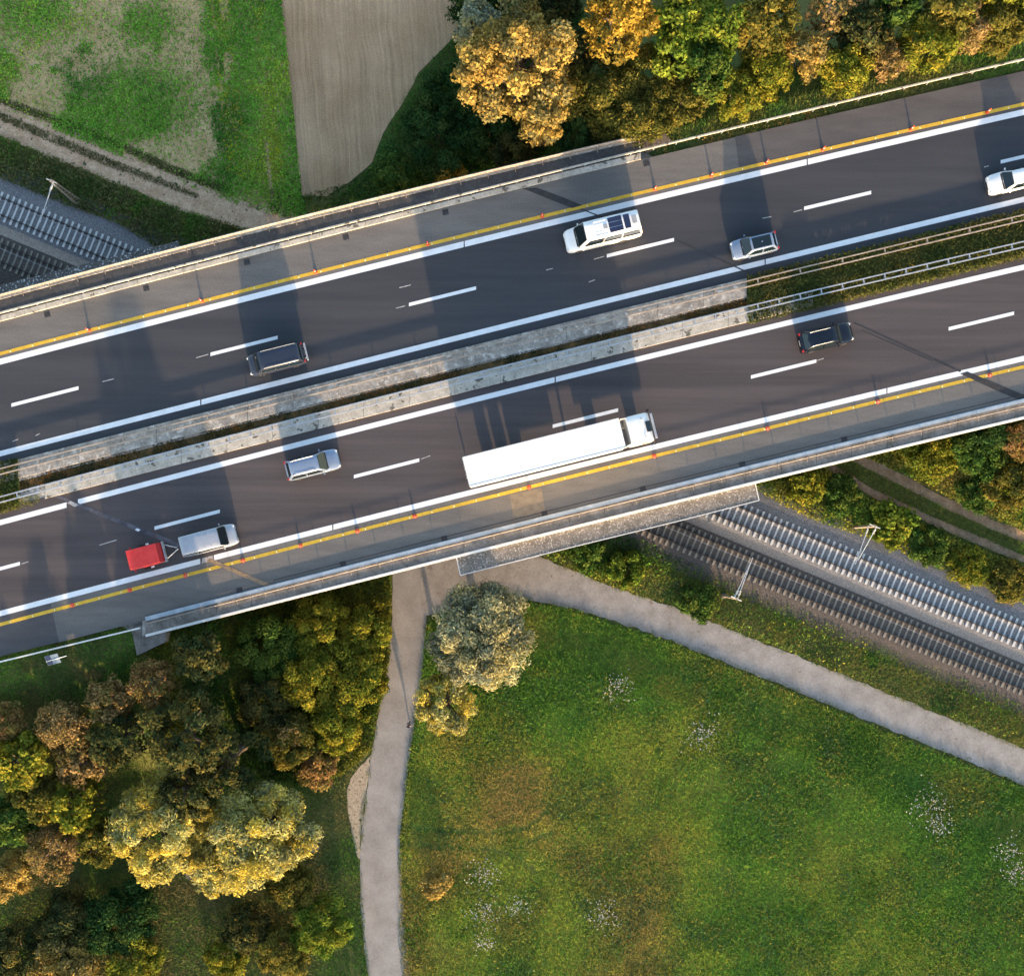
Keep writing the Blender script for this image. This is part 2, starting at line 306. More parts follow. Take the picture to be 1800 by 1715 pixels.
def sheet(name, poly, zoff, mat, res=1.0, rag=.0, rscale=1.2, zfun=None, seed=0, edge=.45):
    """a ground sheet over a polygon (world xy), its rim broken up by noise, draped on the terrain"""
    pts = []; n = len(poly)
    for i in range(n):
        a = np.array(poly[i]); b = np.array(poly[(i + 1) % n]); k = max(1, int(np.hypot(*(b - a)) / edge))
        for j in range(k): pts.append(a + (b - a) * j / k)
    pts = np.array(pts)
    if rag:
        t = np.roll(pts, -1, 0) - np.roll(pts, 1, 0); nn = np.stack([t[:, 1], -t[:, 0]], 1); nn /= np.linalg.norm(nn, axis=1)[:, None] + 1e-9
        pts = pts + nn * ((fbm(pts[:, 0], pts[:, 1], rscale, seed, 4) - .5) * 2 * rag)[:, None]
    x0, y0 = pts.min(0); x1, y1 = pts.max(0)
    gx, gy = np.meshgrid(np.arange(x0, x1, res), np.arange(y0, y1, res)); gx = gx.ravel(); gy = gy.ravel()
    ok = inside(pts, gx, gy); gx, gy = gx[ok], gy[ok]; ok = segdist(pts, gx, gy) > res * .4; gx, gy = gx[ok], gy[ok]
    allp = [Vector(p) for p in pts] + [Vector((a, b)) for a, b in zip(gx, gy)]
    e = [(i, (i + 1) % len(pts)) for i in range(len(pts))]
    vo, _, fo, _, _, _ = delaunay_2d_cdt(allp, e, [], 1, 1e-5)
    V = np.array([[v.x, v.y, 0] for v in vo]); V[:, 2] = (zfun(V[:, 0], V[:, 1]) if zfun else h_ter(V[:, 0], V[:, 1])) + zoff
    me = bpy.data.meshes.new(name); me.from_pydata(V.tolist(), [], [tuple(f) for f in fo])
    bm = bmesh.new(); bm.from_mesh(me); bmesh.ops.recalc_face_normals(bm, faces=bm.faces)
    if sum(f.normal.z for f in bm.faces) < 0: bmesh.ops.reverse_faces(bm, faces=bm.faces)
    bm.to_mesh(me); bm.free()
    return link(name, me, None, mat)

def xs_range(x0, x1, step=45.0):
    n = max(2, int(abs(x1 - x0) / step) + 1); return np.linspace(x0, x1, n)
def strip(name, la, lb, x0, x1, z, mat, parent=None, x0b=None, x1b=None):
    """flat sheet on the deck between two road lines"""
    xa = xs_range(x0, x1); xb = np.linspace(x0 if x0b is None else x0b, x1 if x1b is None else x1b, len(xa))
    V = [roadpt(la, x, z) for x in xa] + [roadpt(lb, x, z) for x in xb]; n = len(xa)
    return link(name, mesh_np(name, V, [(i, n + i, n + i + 1, i + 1) for i in range(n - 1)]), parent, mat)
def line_strip(name, ln, wpx, x0, x1, z, mat, parent=None): return strip(name, ln.off(-wpx / 2), ln.off(wpx / 2), x0, x1, z, mat, parent)
def bar(name, la, lb, x0, x1, z0, z1, mat, parent=None, step=45.0, bevel=0.0):
    """solid bar between two road lines and two heights (plan taken at deck scale)"""
    xs = xs_range(x0, x1, step); b = MB(); rings = []
    for x in xs:
        a = roadpt(la, x, DECK); c = roadpt(lb, x, DECK); rings.append([(a[0], a[1], z0), (a[0], a[1], z1), (c[0], c[1], z1), (c[0], c[1], z0)])
    b.loft(rings); return b.build(name, mat, parent, bevel=bevel)

# ================================================================== THE SETTING
# ---- terrain: one sheet to the horizon
def axis(a, b, st, far):
    core = list(np.arange(a, b + 1e-6, st)); lo = []; hi = []; d = st
    x = a
    while x > -far: d *= 1.25; x -= d; lo.append(x)
    d = st; x = core[-1]
    while x < far: d *= 1.25; x += d; hi.append(x)
    return np.array(lo[::-1] + core + hi)
ax, ay = axis(-64, 64, .6, 1800), axis(-54, 66, .6, 1800); GX, GY = np.meshgrid(ax, ay); nx, ny = len(ax), len(ay)
Hh = h_ter(GX, GY)
idx = (np.arange(ny - 1)[:, None] * nx + np.arange(nx - 1)[None]).ravel()
tme = mesh_np('ground', np.stack([GX.ravel(), GY.ravel(), Hh.ravel() - .02], 1), np.stack([idx, idx + 1, idx + nx + 1, idx + nx], 1), smooth=True)
tag(link('ground', tme, None, 'ground'), 'rough grassy ground with the road embankments', 'ground', kind='structure')

PATH_L = [(690, 985), (690, 1080), (685, 1140), (672, 1220), (654, 1314), (644, 1400), (635, 1458), (632, 1559), (637, 1640), (650, 1740)]
PATH_R = [(745, 985), (750, 1040), (750, 1100), (742, 1190), (726, 1287), (715, 1370), (704, 1458), (700, 1559), (703, 1640), (713, 1740)]
def smooth_poly(pts, it=2):
    p = [np.array(a, float) for a in pts]
    for _ in range(it):
        q = [p[0]]
        for a, b in zip(p[:-1], p[1:]): q += [a * .75 + b * .25, a * .25 + b * .75]
        q.append(p[-1]); p = q
    return p
pathL, pathR = smooth_poly(PATH_L), smooth_poly(PATH_R)
path_poly = PW(pathL + pathR[::-1])
tag(sheet('asphalt_path', path_poly, .03, 'path', 1.2, .10, 2.0), 'narrow pale asphalt path curving down from under the bridge', 'path', kind='structure')
GP_U = [(740, 900), (860, 940), (950, 978), (1017, 1007), (1100, 1040), (1200, 1072), (1368, 1140), (1502, 1194), (1660, 1258), (1900, 1355)]
GP_L = [(740, 1085), (790, 1072), (850, 1055), (900, 1048), (1000, 1067), (1100, 1097), (1200, 1134), (1310, 1178), (1502, 1257), (1660, 1320), (1900, 1422)]
gp_poly = PW(smooth_poly(GP_U) + smooth_poly(GP_L)[::-1])
tag(sheet('gravel_path', gp_poly, .042, 'path_r', 1.2, .22, 2.2, seed=4), 'wide pale gravel path running beside the railway', 'path', kind='structure')
tag(sheet('gravel_patch', PW(smooth_poly([(657, 1318), (634, 1345), (611, 1375), (611, 1420), (618, 1470), (628, 1505), (634, 1510), (634, 1470), (643, 1400), (657, 1318)], 1)), .02, 'gravel', .8, .18, 1.5), 'pale gravel patch at the left side of the asphalt path', 'gravel', kind='structure')
tag(sheet('gravel_margin', PW([(700, 1490), (706, 1495), (707, 1560), (712, 1640), (724, 1740), (708, 1740), (698, 1640), (696, 1560)]), .018, 'gravel', .8, .14, 1.5), 'thin pale gravel margin at the right side of the asphalt path', 'gravel', kind='structure')

crop_poly = PW([(-700, -700), (440, -700), (493, 0), (507, 133), (517, 233), (528, 340), (540, 392), (420, 358), (300, 312), (200, 268), (100, 228), (0, 188), (-90, 156), (-700, -90)])
tag(sheet('crop_field', crop_poly, .02, 'soil', 2.5, .15, .6), 'patchy green crop field at the upper left', 'field', kind='structure')
plow_poly = PW([(440, -700), (493, 0), (507, 133), (517, 233), (530, 345), (575, 345), (612, 322), (655, 285), (672, 235), (705, 185), (735, 130), (790, 75), (845, 10), (880, -90), (960, -700)])
tag(sheet('ploughed_field', plow_poly, .026, 'plow', 2.5, .2, .5), 'bare brown ploughed field beside the green crop', 'field', kind='structure')
# field track in the upper left: two ruts
t_up = [(-700, -100), (-90, 150), (0, 182), (100, 222), (200, 262), (300, 306), (420, 352), (545, 388)]
t_lo = [(-700, -45), (-90, 205), (0, 240), (100, 281), (200, 322), (320, 371), (440, 408), (545, 430)]
mid_u = [(-90, 166), (0, 200), (100, 241), (200, 284), (290, 320), (350, 345)]; mid_l = [(-90, 174), (0, 209), (100, 252), (200, 294), (290, 326), (350, 347)]
tag(sheet('field_track', PW(t_up + t_lo[::-1]), .034, 'dirt', 1.0, .25, .8), 'pale dirt field track with wheel ruts at the upper left', 'track', kind='structure')
# right-hand dirt track, two separate ruts
r1 = [(1430, 800), (1453, 818), (1533, 866), (1633, 912), (1715, 948), (1880, 1015)]
r2 = [(1480, 790), (1507, 806), (1583, 843), (1667, 886), (1740, 920), (1880, 978)]
def band(pts, wpx): return PW([(a + wpx * .2, b - wpx / 2) for a, b in pts] + [(a - wpx * .2, b + wpx / 2) for a, b in pts[::-1]])
tag(sheet('dirt_rut', band(r1, 13), .03, 'dirt_dark', .8, .13, 1.0), 'left wheel rut of the dirt track in the bushes at right', 'track', 'wheel ruts of the right dirt track', 'structure')
tag(sheet('dirt_rut', band(r2, 17), .03, 'dirt_dark', .8, .16, 1.0, seed=3), 'right wheel rut of the dirt track in the bushes at right', 'track', 'wheel ruts of the right dirt track', 'structure')
meadow_poly = PW([(722, 1330), (737, 1240), (752, 1100), (790, 1076), (860, 1058), (1000, 1072), (1200, 1140), (1310, 1186), (1502, 1266), (1900, 1430), (1900, 1800), (716, 1800), (712, 1640), (703, 1500)])
tag(sheet('meadow', meadow_poly, .008, 'meadow', 2.0, .1, .6), 'wide green meadow with yellowed patches at the lower right', 'meadow', kind='structure')

# ---- railway beds
TN = Line([(0, 361), (200, 446), (1275, 896), (1797, 1116)]); TS = Line([(0, 443), (80, 477), (1200, 944), (1660, 1141), (1800, 1196)])
RZ = .45
def railpt(ln, x, z=RZ): return P(x, float(ln(x)), z)
def bed(name, offs, zs, mat, label, x0=-300, x1=2100):
    xs = xs_range(x0, x1, 12); V = []; n = len(offs)
    for x in xs:
        for o, z in zip(offs, zs):
            ln, d = o; p = P(x, float(ln(x)) + d, z); jit = (fbm(p[0], p[1], 1.6, 5) - .5) * .5 if z < .12 else 0
            V.append((p[0], p[1] + jit, z + (fbm(p[0], p[1], 3.0, 9) - .5) * .025 * (z > .1)))
    F = [(i * n + j, (i + 1) * n + j, (i + 1) * n + j + 1, i * n + j + 1) for i in range(len(xs) - 1) for j in range(n - 1)]
    return tag(link(name, mesh_np(name, V, F, True), None, mat), label, 'ballast', kind='structure')
bed('ballast_bed', [(TN, -78), (TN, -42), (TN, -26), (TN, 26), (TN, 34)], [0.01, .28, .30, .30, .20], 'ball', 'pale grey ballast bed of the upper railway track')
bed('ballast_bed', [(TN, 33), (TS, -38), (TS, -30)], [.215, .16, .27], 'ball_mid', 'tan ballast strip between the two railway tracks')
bed('ballast_bed', [(TS, -31), (TS, -26), (TS, 28), (TS, 34), (TS, 62)], [.275, .30, .30, .26, 0.01], 'ball_old', 'dark brown ballast bed of the lower railway track')

# ---- tracks with every sleeper
rail_ang = math.atan2(-.42, 1)
slp = MB()
for a, b, zt in ((-1.3, -.55, .2), (-.55, .55, .16), (.55, 1.3, .2)):
    slp.box((0, (a + b) / 2, zt / 2), (.215 if zt > .17 else .17, b - a, zt), 0)
slp_me = slp.mesh('sleeper'); slp_me2 = slp_me.copy(); slp_me.materials.append(M['sleeper']); slp_me2.materials.append(M['sleeper_old'])
def track(ln, label, sme):
    t = empty('railway_track', (0, 0, 0)); tag(t, label, 'railway track', 'the two railway tracks')
    xs = np.arange(-260, 2060, 2.0); P3 = np.array([railpt(ln, x) for x in xs]); seg = np.hypot(*np.diff(P3[:, :2], axis=0).T); cum = np.r_[0, np.cumsum(seg)]
    for d in np.arange(.3, cum[-1] - .3, .6):
        x = np.interp(d, cum, P3[:, 0]); y = np.interp(d, cum, P3[:, 1]); dx = np.interp(d + .3, cum, P3[:, 0]) - x; dy = np.interp(d + .3, cum, P3[:, 1]) - y
        o = link('sleeper', sme, t); o.location = (x, y, .165); o.rotation_euler = (0, 0, math.atan2(dy, dx) + random.uniform(-.006, .006))
    for sgn in (-1, 1):
        for nm, prof, mt in (('rail', [(-.07, .33), (-.07, .345), (-.018, .36), (-.018, .47), (-.036, .48), (-.036, .51), (.036, .51), (.036, .48), (.018, .47), (.018, .36), (.07, .345), (.07, .33)], 'rail'), ('rail_head', [(-.03, .511), (-.028, .515), (.028, .515), (.03, .511)], 'railtop')):
            b = MB(); rings = []
            for x in np.arange(-260, 2061, 40.):
                p = railpt(ln, x); q = railpt(ln, x + 4); a = math.atan2(q[1] - p[1], q[0] - p[0]); nx_, ny_ = -math.sin(a), math.cos(a)
                rings.append([(p[0] + nx_ * (sgn * .755 + n), p[1] + ny_ * (sgn * .755 + n), z) for n, z in prof])
            b.loft(rings); ob = b.build(nm, mt, t)
    return t
track(TN, 'railway track with bright pale concrete sleepers on grey ballast', slp_me)
track(TS, 'railway track with dirty brown sleepers on dark ballast', slp_me2)

# ---- road surfaces and markings (sheets on the deck)
XW, XE = -1500, 3300
rn = strip('road_north', LE.off(-1), LH.off(2), XW, XE, DECK, 'asph_n'); tag(rn, 'dark asphalt carriageway of the upper, westbound lanes', 'road', kind='structure')
rs = strip('road_south', LL.off(-3), LO.off(1), XW, XE, DECK, 'asph_s'); tag(rs, 'worn, sunlight-tinted asphalt carriageway of the lower, eastbound lanes', 'road', kind='structure')
shn = strip('hard_shoulder', LC, LE.off(-.5), XW, 1292, DECK + .004, 'shoulder', x1b=1301); tag(shn, 'light brown asphalt hard shoulder above the upper carriageway', 'shoulder', kind='structure')
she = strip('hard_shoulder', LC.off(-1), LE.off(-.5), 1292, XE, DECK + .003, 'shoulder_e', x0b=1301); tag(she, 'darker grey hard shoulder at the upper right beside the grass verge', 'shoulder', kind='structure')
shs = strip('hard_shoulder', LO.off(.5), LQ.off(2), 88, XE, DECK + .004, 'shoulder', x1b=XE, x0b=104); tag(shs, 'light asphalt hard shoulder below the lower carriageway', 'shoulder', kind='structure')
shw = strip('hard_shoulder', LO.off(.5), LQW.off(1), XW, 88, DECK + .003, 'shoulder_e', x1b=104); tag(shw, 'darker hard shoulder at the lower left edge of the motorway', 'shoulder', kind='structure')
Z1, Z2 = DECK + .009, DECK + .014
line_strip('edge_line', LE, 10.5, XW, 815, Z1, 'white', rn); line_strip('edge_line', LE, 10.5, 817, 1418, Z1, 'white', rn); line_strip('edge_line', LE, 10.5, 1420, XE, Z1, 'white', rn)
line_strip('edge_line', LG, 9.5, XW, 352, Z1, 'white', rn); line_strip('edge_line', LG, 9.5, 354, 1344, Z1, 'white', rn); line_strip('edge_line', LG, 9.5, 1346, XE, Z1, 'white', rn)
line_strip('edge_line', LM, 9.5, XW, 117, Z1, 'white', rs); line_strip('edge_line', LM, 9.5, 137, 975, Z1, 'white', rs); line_strip('edge_line', LM, 9.5, 977, XE, Z1, 'white', rs)
line_strip('edge_line', LO, 9.5, XW, 352, Z1, 'white', rs); line_strip('worn_edge_line', LO, 9, 355, 374, Z1, 'white_worn', rs); line_strip('edge_line', LO, 9.5, 376, 584, Z1, 'white', rs); line_strip('edge_line', LO, 9.5, 586, 1558, Z1, 'white', rs); line_strip('edge_line', LO, 9.5, 1560, XE, Z1, 'white', rs)
for i in range(-5, 11):
    x = 20 + 350.0 * i - (i * (i - 1) * .55); line_strip('lane_dash', LF, 6.2, x, x + 118, Z1, 'white', rn)
    x = -80 + 351.5 * i - (i * (i - 1) * .5); line_strip('lane_dash', LN, 6.2, x, x + 115, Z1, 'white', rs)
for ln, par in ((LD, shn), (LP, shs)):
    line_strip('yellow_line', ln, 6.2, XW, XE, Z2, 'yellow', par)
    sm = MB().box((0, 0, .02), (.10, .16, .04), taper=.7).mesh('reflector_stud'); sm.materials.append(M['stud'])
    for k in range(-3, 52):
        x = 18 + 39.0 * k; o = link('reflector_stud', sm, par); p = roadpt(ln, x, Z2); o.location = p; o.rotation_euler = (0, 0, road_ang(ln, x))
# joints, seals and patches, drawn as quads
def quad(name, pts, z, mat, parent):
    return link(name, mesh_np(name, [P(a, b, z) for a, b in pts], [tuple(range(len(pts)))]), parent, mat)
quad('repair_strip', [(918, 331), (944, 330), (984, 345), (1024, 361), (1005, 366), (965, 350)], Z2 + .003, 'seal', shn)
quad('joint_line', [(1190, 424), (1192, 423), (1334, 486), (1332, 488)], Z1 + .003, 'seal', rn)
quad('joint_line', [(1010, 364), (1012, 363), (1070, 385), (1068, 387)], Z1 + .003, 'seal', rn)
quad('joint_line', [(1500, 568), (1503, 567), (1690, 652), (1687, 654)], Z1 + .003, 'seal', rs)
quad('joint_line', [(1512, 580), (1514, 580), (1640, 634), (1638, 635)], Z1 + .003, 'seal', rs)
quad('repair_strip', [(1688, 657), (1700, 653), (1800, 694), (1840, 712), (1800, 706), (1760, 690)], Z2 + .003, 'seal', shs)
quad('expansion_joint', [(78, 866), (84, 863), (300, 948), (296, 955), (180, 908)], Z1 + .003, 'joint', rs)
quad('expansion_joint', [(296, 955), (300, 948), (352, 972), (348, 977)], Z1 + .003, 'joint', rs)
quad('expansion_joint', [(362, 985), (370, 981), (478, 1028), (472, 1033)], Z2 + .003, 'dirt_dark', shs)
quad('joint_patch', [(118, 884), (124, 880), (138, 887), (132, 891)], Z2 + .004, 'white_worn', rs)
quad('joint_patch', [(237, 931), (241, 928), (247, 931), (243, 934)], Z2 + .004, 'white', rs)
quad('asphalt_patch', [(896, 868), (952, 858), (959, 903), (902, 909)], DECK + .007, 'patch', shs)
for (x0, y0, x1, y1) in ((180, 670, 200, 665), (22, 775, 32, 771), (62, 765, 70, 761), (345, 628, 366, 622), (696, 541, 712, 537), (1044, 455, 1062, 450), (1395, 372, 1410, 368), (1340, 383, 1356, 380), (1730, 293, 1738, 291), (175, 957, 205, 948), (740, 806, 756, 800), (1435, 633, 1448, 629), (38, 990, 50, 986), (960, 474, 972, 471), (1035, 495, 1046, 491), (702, 505, 722, 500)):
    quad('worn_mark', [(x0, y0), (x1, y1), (x1, y1 + 1.6), (x0, y0 + 1.6)], Z1 + .002, 'white_worn', rn if y0 < float(LI(x0)) else rs)
# dark seam along the south gutter
line_strip('gutter_seam', LQ.off(-11), 1.4, 480, 1800, Z2, 'seal', shs)

# ================================================================== THE BRIDGE
br = empty('motorway_bridge', P(760, 700, 0)); tag(br, 'long concrete motorway bridge carrying both carriageways over the railway', 'bridge')
BX, BY, _ = br.location
def bchild(o): o.parent = br; o.matrix_parent_inverse = Matrix.Translation((-BX, -BY, 0)); return o
EB0, EB1 = -900, 2000
for la, lb, nm in ((LA.off(-1), LI.off(24), 'deck_slab'), (LK.off(-9), LS.off(-1), 'deck_slab')):
    if nm == 'deck_slab' and la.c[-1] < 600:
        bchild(bar(nm, la, lb, -760, 1126, 6.45, DECK - .02, 'conc_mid')); bchild(bar(nm, LC.off(1), lb, 1126, 1930, 6.45, DECK - .021, 'conc_mid'))
    else:
        bchild(bar(nm, la, lb, 250, 1930, 6.45, DECK - .02, 'conc_mid')); bchild(bar(nm, la, LQW.off(-2), -760, 250, 6.45, DECK - .021, 'conc_mid'))
for ln, d in ((LA, 30), (LA, 130), (LA, 250), (LK, 30), (LK, 150), (LS, -40)):
    bchild(bar('girder', ln.off(d), ln.off(d + 14), -700, 1900, 5.35, 6.45, 'conc_walk'))
# embankment road base under the sheets beyond the bridge
for x0, x1, la, lb in ((1930, XE, LC.off(-6), LQ.off(6)), (XW, -760, LC.off(-6), LQW.off(6))):
    tag(bar('road_base', la, lb, x0, x1, 6.2, DECK - .02, 'brick'), 'earth base under the motorway beyond the bridge, ' + ('east' if x0 > 0 else 'west') + ' side', 'road base', kind='structure')
bchild(bar('embankment_base', LC.off(1), LA.off(60), 1128, 1930, 6.4, DECK - .025, 'brick')); bchild(bar('embankment_base', LQ.off(-40), LQW.off(-3), -760, 236, 6.4, DECK - .025, 'brick'))
# north edge: dark walkway, railing upstand, kerb segments
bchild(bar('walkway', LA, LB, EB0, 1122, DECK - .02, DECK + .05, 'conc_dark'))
bchild(bar('edge_beam', LA.off(-4), LA, EB0, 1122, 6.3, DECK + .14, 'conc_mid'))
for k in range(-8, 15):
    x0 = 3 + k * 80; x1 = min(x0 + 79.2, 1126)
    if x1 > x0: bchild(bar('kerb_segment', LB.off(2), LC, x0, x1, DECK - .02, DECK + .17 + random.uniform(-.006, .006), 'conc'))
# south edge: walkway and parapet
for k in range(-1, 27):
    x0 = 257 + k * 62 if k >= 0 else None
    if x0 is None: continue
    bchild(bar('walkway_slab', LQ.off(4), LS.off(-2.2), x0, x0 + 61.4, DECK - .02, DECK + .11 + random.uniform(-.004, .004), 'conc_walk'))
bchild(bar('parapet', LS.off(-2.4), LS.off(2.4), 257, 1930, 6.2, DECK + .20, 'white_par', bevel=.02))
# median: kerbs each side of a mossy channel
for k in range(-9, 17):
    x0 = 36 + k * 80; x1 = min(x0 + 79.4, 1312)
    if x1 > x0 + 4: bchild(bar('median_kerb', LH, LH.off(33), x0, x1, DECK - .02, DECK + .15 + random.uniform(-.005, .005), 'conc_mid'))
    x0 = 80 + k * 80; x1 = min(x0 + 79.4, 1428)
    if x1 > x0 + 4 and x0 > 70: bchild(bar('median_kerb', LK.off(-6), LL, x0, x1, DECK - .02, DECK + .15 + random.uniform(-.005, .005), 'conc'))
bchild(bar('median_channel', LI.off(22), LK.off(-5.6), -740, 1400, 6.5, DECK - .06, 'moss'))
# side slabs over the railway
def slab(name, pts, z0, z1, mat):
    b = MB(); n = len(pts); vs_ = [P(a, c, DECK)[:2] + (z0,) for a, c in pts] + [P(a, c, DECK)[:2] + (z1,) for a, c in pts]
    b.add(vs_, [tuple(range(n)), tuple(range(n, 2 * n))] + [(i, (i + 1) % n, n + (i + 1) % n, n + i) for i in range(n)]); return bchild(b.build(name, mat))
sl = slab('protection_slab', [(802, float(LS(802)) + 1.5), (1329, float(LS(1329)) + 1.5), (1336, 879), (1200, 914), (1000, 963), (809, 1011)], 6.45, 6.62, 'conc_lich')
b = MB()
for (a, c), (d, e) in zip([(802, float(LS(802)) + 2), (809, 1011), (1000, 963), (1200, 914), (1336, 879)], [(809, 1011), (1000, 963), (1200, 914), (1336, 879), (1329, float(LS(1329)) + 2)]):
    b.tube(P(a, c, DECK)[:2] + (6.63,), P(d, e, DECK)[:2] + (6.63,), .05, n=4)
bchild(b.build('slab_rim', 'white_par'))
slab('protection_slab', [(313, float(LA(313)) - 4.2), (311, 421), (0, 498), (-700, 680), (-700, float(LA(-700)) - 4.2), (0, float(LA(0)) - 4.2)], 6.35, 6.55, 'conc_lich_n')
# abutments and piers
def prism(name, a, bpt, wd, z0, z1, mat):
    p = Vector(P(*a, DECK)[:2]); q = Vector(P(*bpt, DECK)[:2]); d = (q - p).normalized(); n = Vector((-d.y, d.x)) * wd / 2
    pts = [p + n, q + n, q - n, p - n]; m = MB(); m.add([(v.x, v.y, z) for z in (z0, z1) for v in pts], [(0, 1, 2, 3), (4, 5, 6, 7), (0, 1, 5, 4), (1, 2, 6, 5), (2, 3, 7, 6), (3, 0, 4, 7)])
    return bchild(m.build(name, mat))
prism('abutment', (1110, 262), (1920, 690), 1.2, -.3, 6.5, 'conc_mid'); prism('abutment', (-640, 716), (250, 1108), 1.2, -.3, 6.5, 'conc_mid')
for (x0, y0, x1, y1) in ((560, 420, 1560, 780), (-60, 590, 850, 950)):
    for t in np.linspace(.05, .95, 8):
        p = P(x0 + (x1 - x0) * t, y0 + (y1 - y0) * t, DECK); m = MB(); m.tube((p[0], p[1], -.3), (p[0], p[1], 5.4), .5, n=16); bchild(m.build('pier', 'conc_mid', smooth=False))
slab('abutment_head', [(229, 1103), (262, 1096), (292, 1112), (290, 1128), (240, 1152)], 5.2, 6.86, 'conc_walk')
slab('abutment_head', [(1120, 240), (1160, 224), (1182, 248), (1136, 268)], 5.6, 6.9, 'brick')

# ---- railings and guard rails
def guardrail(name, ln, x0, x1, label, mat='galv', height=.75, double=False, spacing=40., wid=.10, off=0.0, base=DECK, beamh=.31, post_mat=None, sag=None):
    xm = (x0 + x1) / 2; root = empty(name, roadpt(ln, xm, base)); tag(root, label, 'guardrail'); rx, ry, rz_ = root.location
    def ch(o): o.parent = root; o.matrix_parent_inverse = Matrix.Translation((-rx, -ry, -rz_)); return o
    lines = (-.24, .24) if double else (0.,)
    for o_ in lines:
        b = MB(); rings = []
        for x in xs_range(x0, x1, 50):
            p = roadpt(ln, x, base, off); a = road_ang(ln, x); nx_, ny_ = -math.sin(a), math.cos(a); t = wid / 2
            prof = [(-t, height - beamh), (t, height - beamh + .02), (t * .6, height - beamh / 2), (t, height - .03), (t * .6, height), (-t, height)]
            rings.append([(p[0] + nx_ * (o_ + n), p[1] + ny_ * (o_ + n), base + z) for n, z in prof])
        b.loft(rings); ch(b.build('beam', mat))
    pm = MB().box((0, 0, (height - .03) / 2 if not double else (height - .12) / 2), (.08, .12, height - .03 if not double else height - .12)); pme = pm.mesh('post'); pme.materials.append(M[post_mat or mat])
    if double:
        rm = MB().box((0, 0, height - .06), (.10, .46, .08)).mesh('spacer'); rm.materials.append(M[post_mat or mat])
    for x in np.arange(x0 + 8, x1, spacing):
        p = roadpt(ln, x, base, off); a = road_ang(ln, x); o = link('post', pme); o.location = p; o.rotation_euler = (0, 0, a); ch(o)
        if double: o = link('spacer', rm); o.location = p; o.rotation_euler = (0, 0, a); ch(o)
    return root
guardrail('guardrail', LB, -380, 2200, 'sunlit guard rail along the upper edge of the motorway', 'conc', .72, wid=.15, beamh=.18, spacing=40, base=DECK - .05, post_mat='galv')
guardrail('guardrail', LI, -380, 2200, 'double guard rail above the mossy median channel', 'rust_rail', .62, double=True, spacing=74, wid=.11, beamh=.09)
guardrail('guardrail', LK, -380, 2200, 'double guard rail below the mossy median channel', 'galv', .62, double=True, spacing=37, wid=.11, beamh=.09)
guardrail('guardrail', LQ, 257, 2200, 'blue-grey steel guard rail on the lower bridge edge', 'galv_blue', .22, wid=.36, beamh=.10, spacing=37, post_mat='steel_dark')
LV = Line([(0, 1163), (236, 1106)], 1)
guardrail('guardrail', LV, -400, 250, 'thin white guard rail on the grass verge at lower left', 'white_par', .75, wid=.13, spacing=46, base=DECK - .28, post_mat='galv')
def railing(name, ln, x0, x1, label, mat, zt, spacing, rr=.04):
    xm = (x0 + x1) / 2; root = empty(name, roadpt(ln, xm, DECK)); tag(root, label, 'railing'); rx, ry, rz_ = root.location
    def ch(o): o.parent = root; o.matrix_parent_inverse = Matrix.Translation((-rx, -ry, -rz_)); return o
    for z, nm, r in ((zt, 'handrail', rr), (zt * .62, 'mid_rail', rr * .5), (zt * .3, 'mid_rail', rr * .5)):
        b = MB(); xs = xs_range(x0, x1, 60)
        for u, v in zip(xs[:-1], xs[1:]): b.tube(roadpt(ln, u, DECK)[:2] + (DECK + z,), roadpt(ln, v, DECK)[:2] + (DECK + z,), r, n=6)
        ch(b.build(nm, mat))
    pm = MB().box((0, 0, zt / 2), (.07, .07, zt)).box((0, -.18, .2), (.05, .36, .05)).mesh('post'); pm.materials.append(M[mat])
    for x in np.arange(x0 + 5, x1, spacing):
        o = link('post', pm); o.location = roadpt(ln, x, DECK + .05); o.rotation_euler = (0, 0, road_ang(ln, x)); ch(o)
railing('railing', LA.off(-2), -300, 1121, 'steel railing on the outer upper edge of the bridge walkway', 'rust_rail', 1.05, 48, .085)
railing('railing', LR, 262, 2000, 'weathered brown railing along the lower bridge walkway', 'rust_rail', .85, 50, .03)

# ---- drain grates
gm = MB()
for k in range(5): gm.box((-.18 + k * .09, 0, .012), (.04, .40, .02))
gm.box((0, .22, .012), (.5, .05, .024)).box((0, -.22, .012), (.5, .05, .024)); gme = gm.mesh('grate_bars'); gme.materials.append(M['steel_dark'])
fm = MB().box((0, 0, .004), (.52, .5, .008)); fme = fm.mesh('grate_pit'); fme.materials.append(M['seal'])
GR = [(83, 545, 0), (257, 501, 0), (434, 457, 0), (608, 412, 0), (783, 370, 0), (1136, 284, 0), (421, 1037, 1), (603, 991, 1), (781, 946, 1), (957, 903, 1), (1130, 860, 1), (1305, 816, 1), (1484, 772, 1)]
ORD = ['first', 'second', 'third', 'fourth', 'fifth', 'sixth', 'seventh', 'eighth', 'ninth', 'tenth', 'eleventh', 'twelfth', 'thirteenth']
cnt = [0, 0]
for x, y, s_ in GR:
    ln = LC.off(9) if s_ == 0 else LQ.off(-8)
    t = empty('drain_grate', P(x, float(ln(x)), DECK + .006), road_ang(LE, x)); tag(t, '%s dark drain grate from the left in the %s hard shoulder' % (ORD[cnt[s_]], 'upper' if s_ == 0 else 'lower'), 'drain', 'drain grates of the hard shoulders'); cnt[s_] += 1
    link('pit', fme, t); link('bars', gme, t)

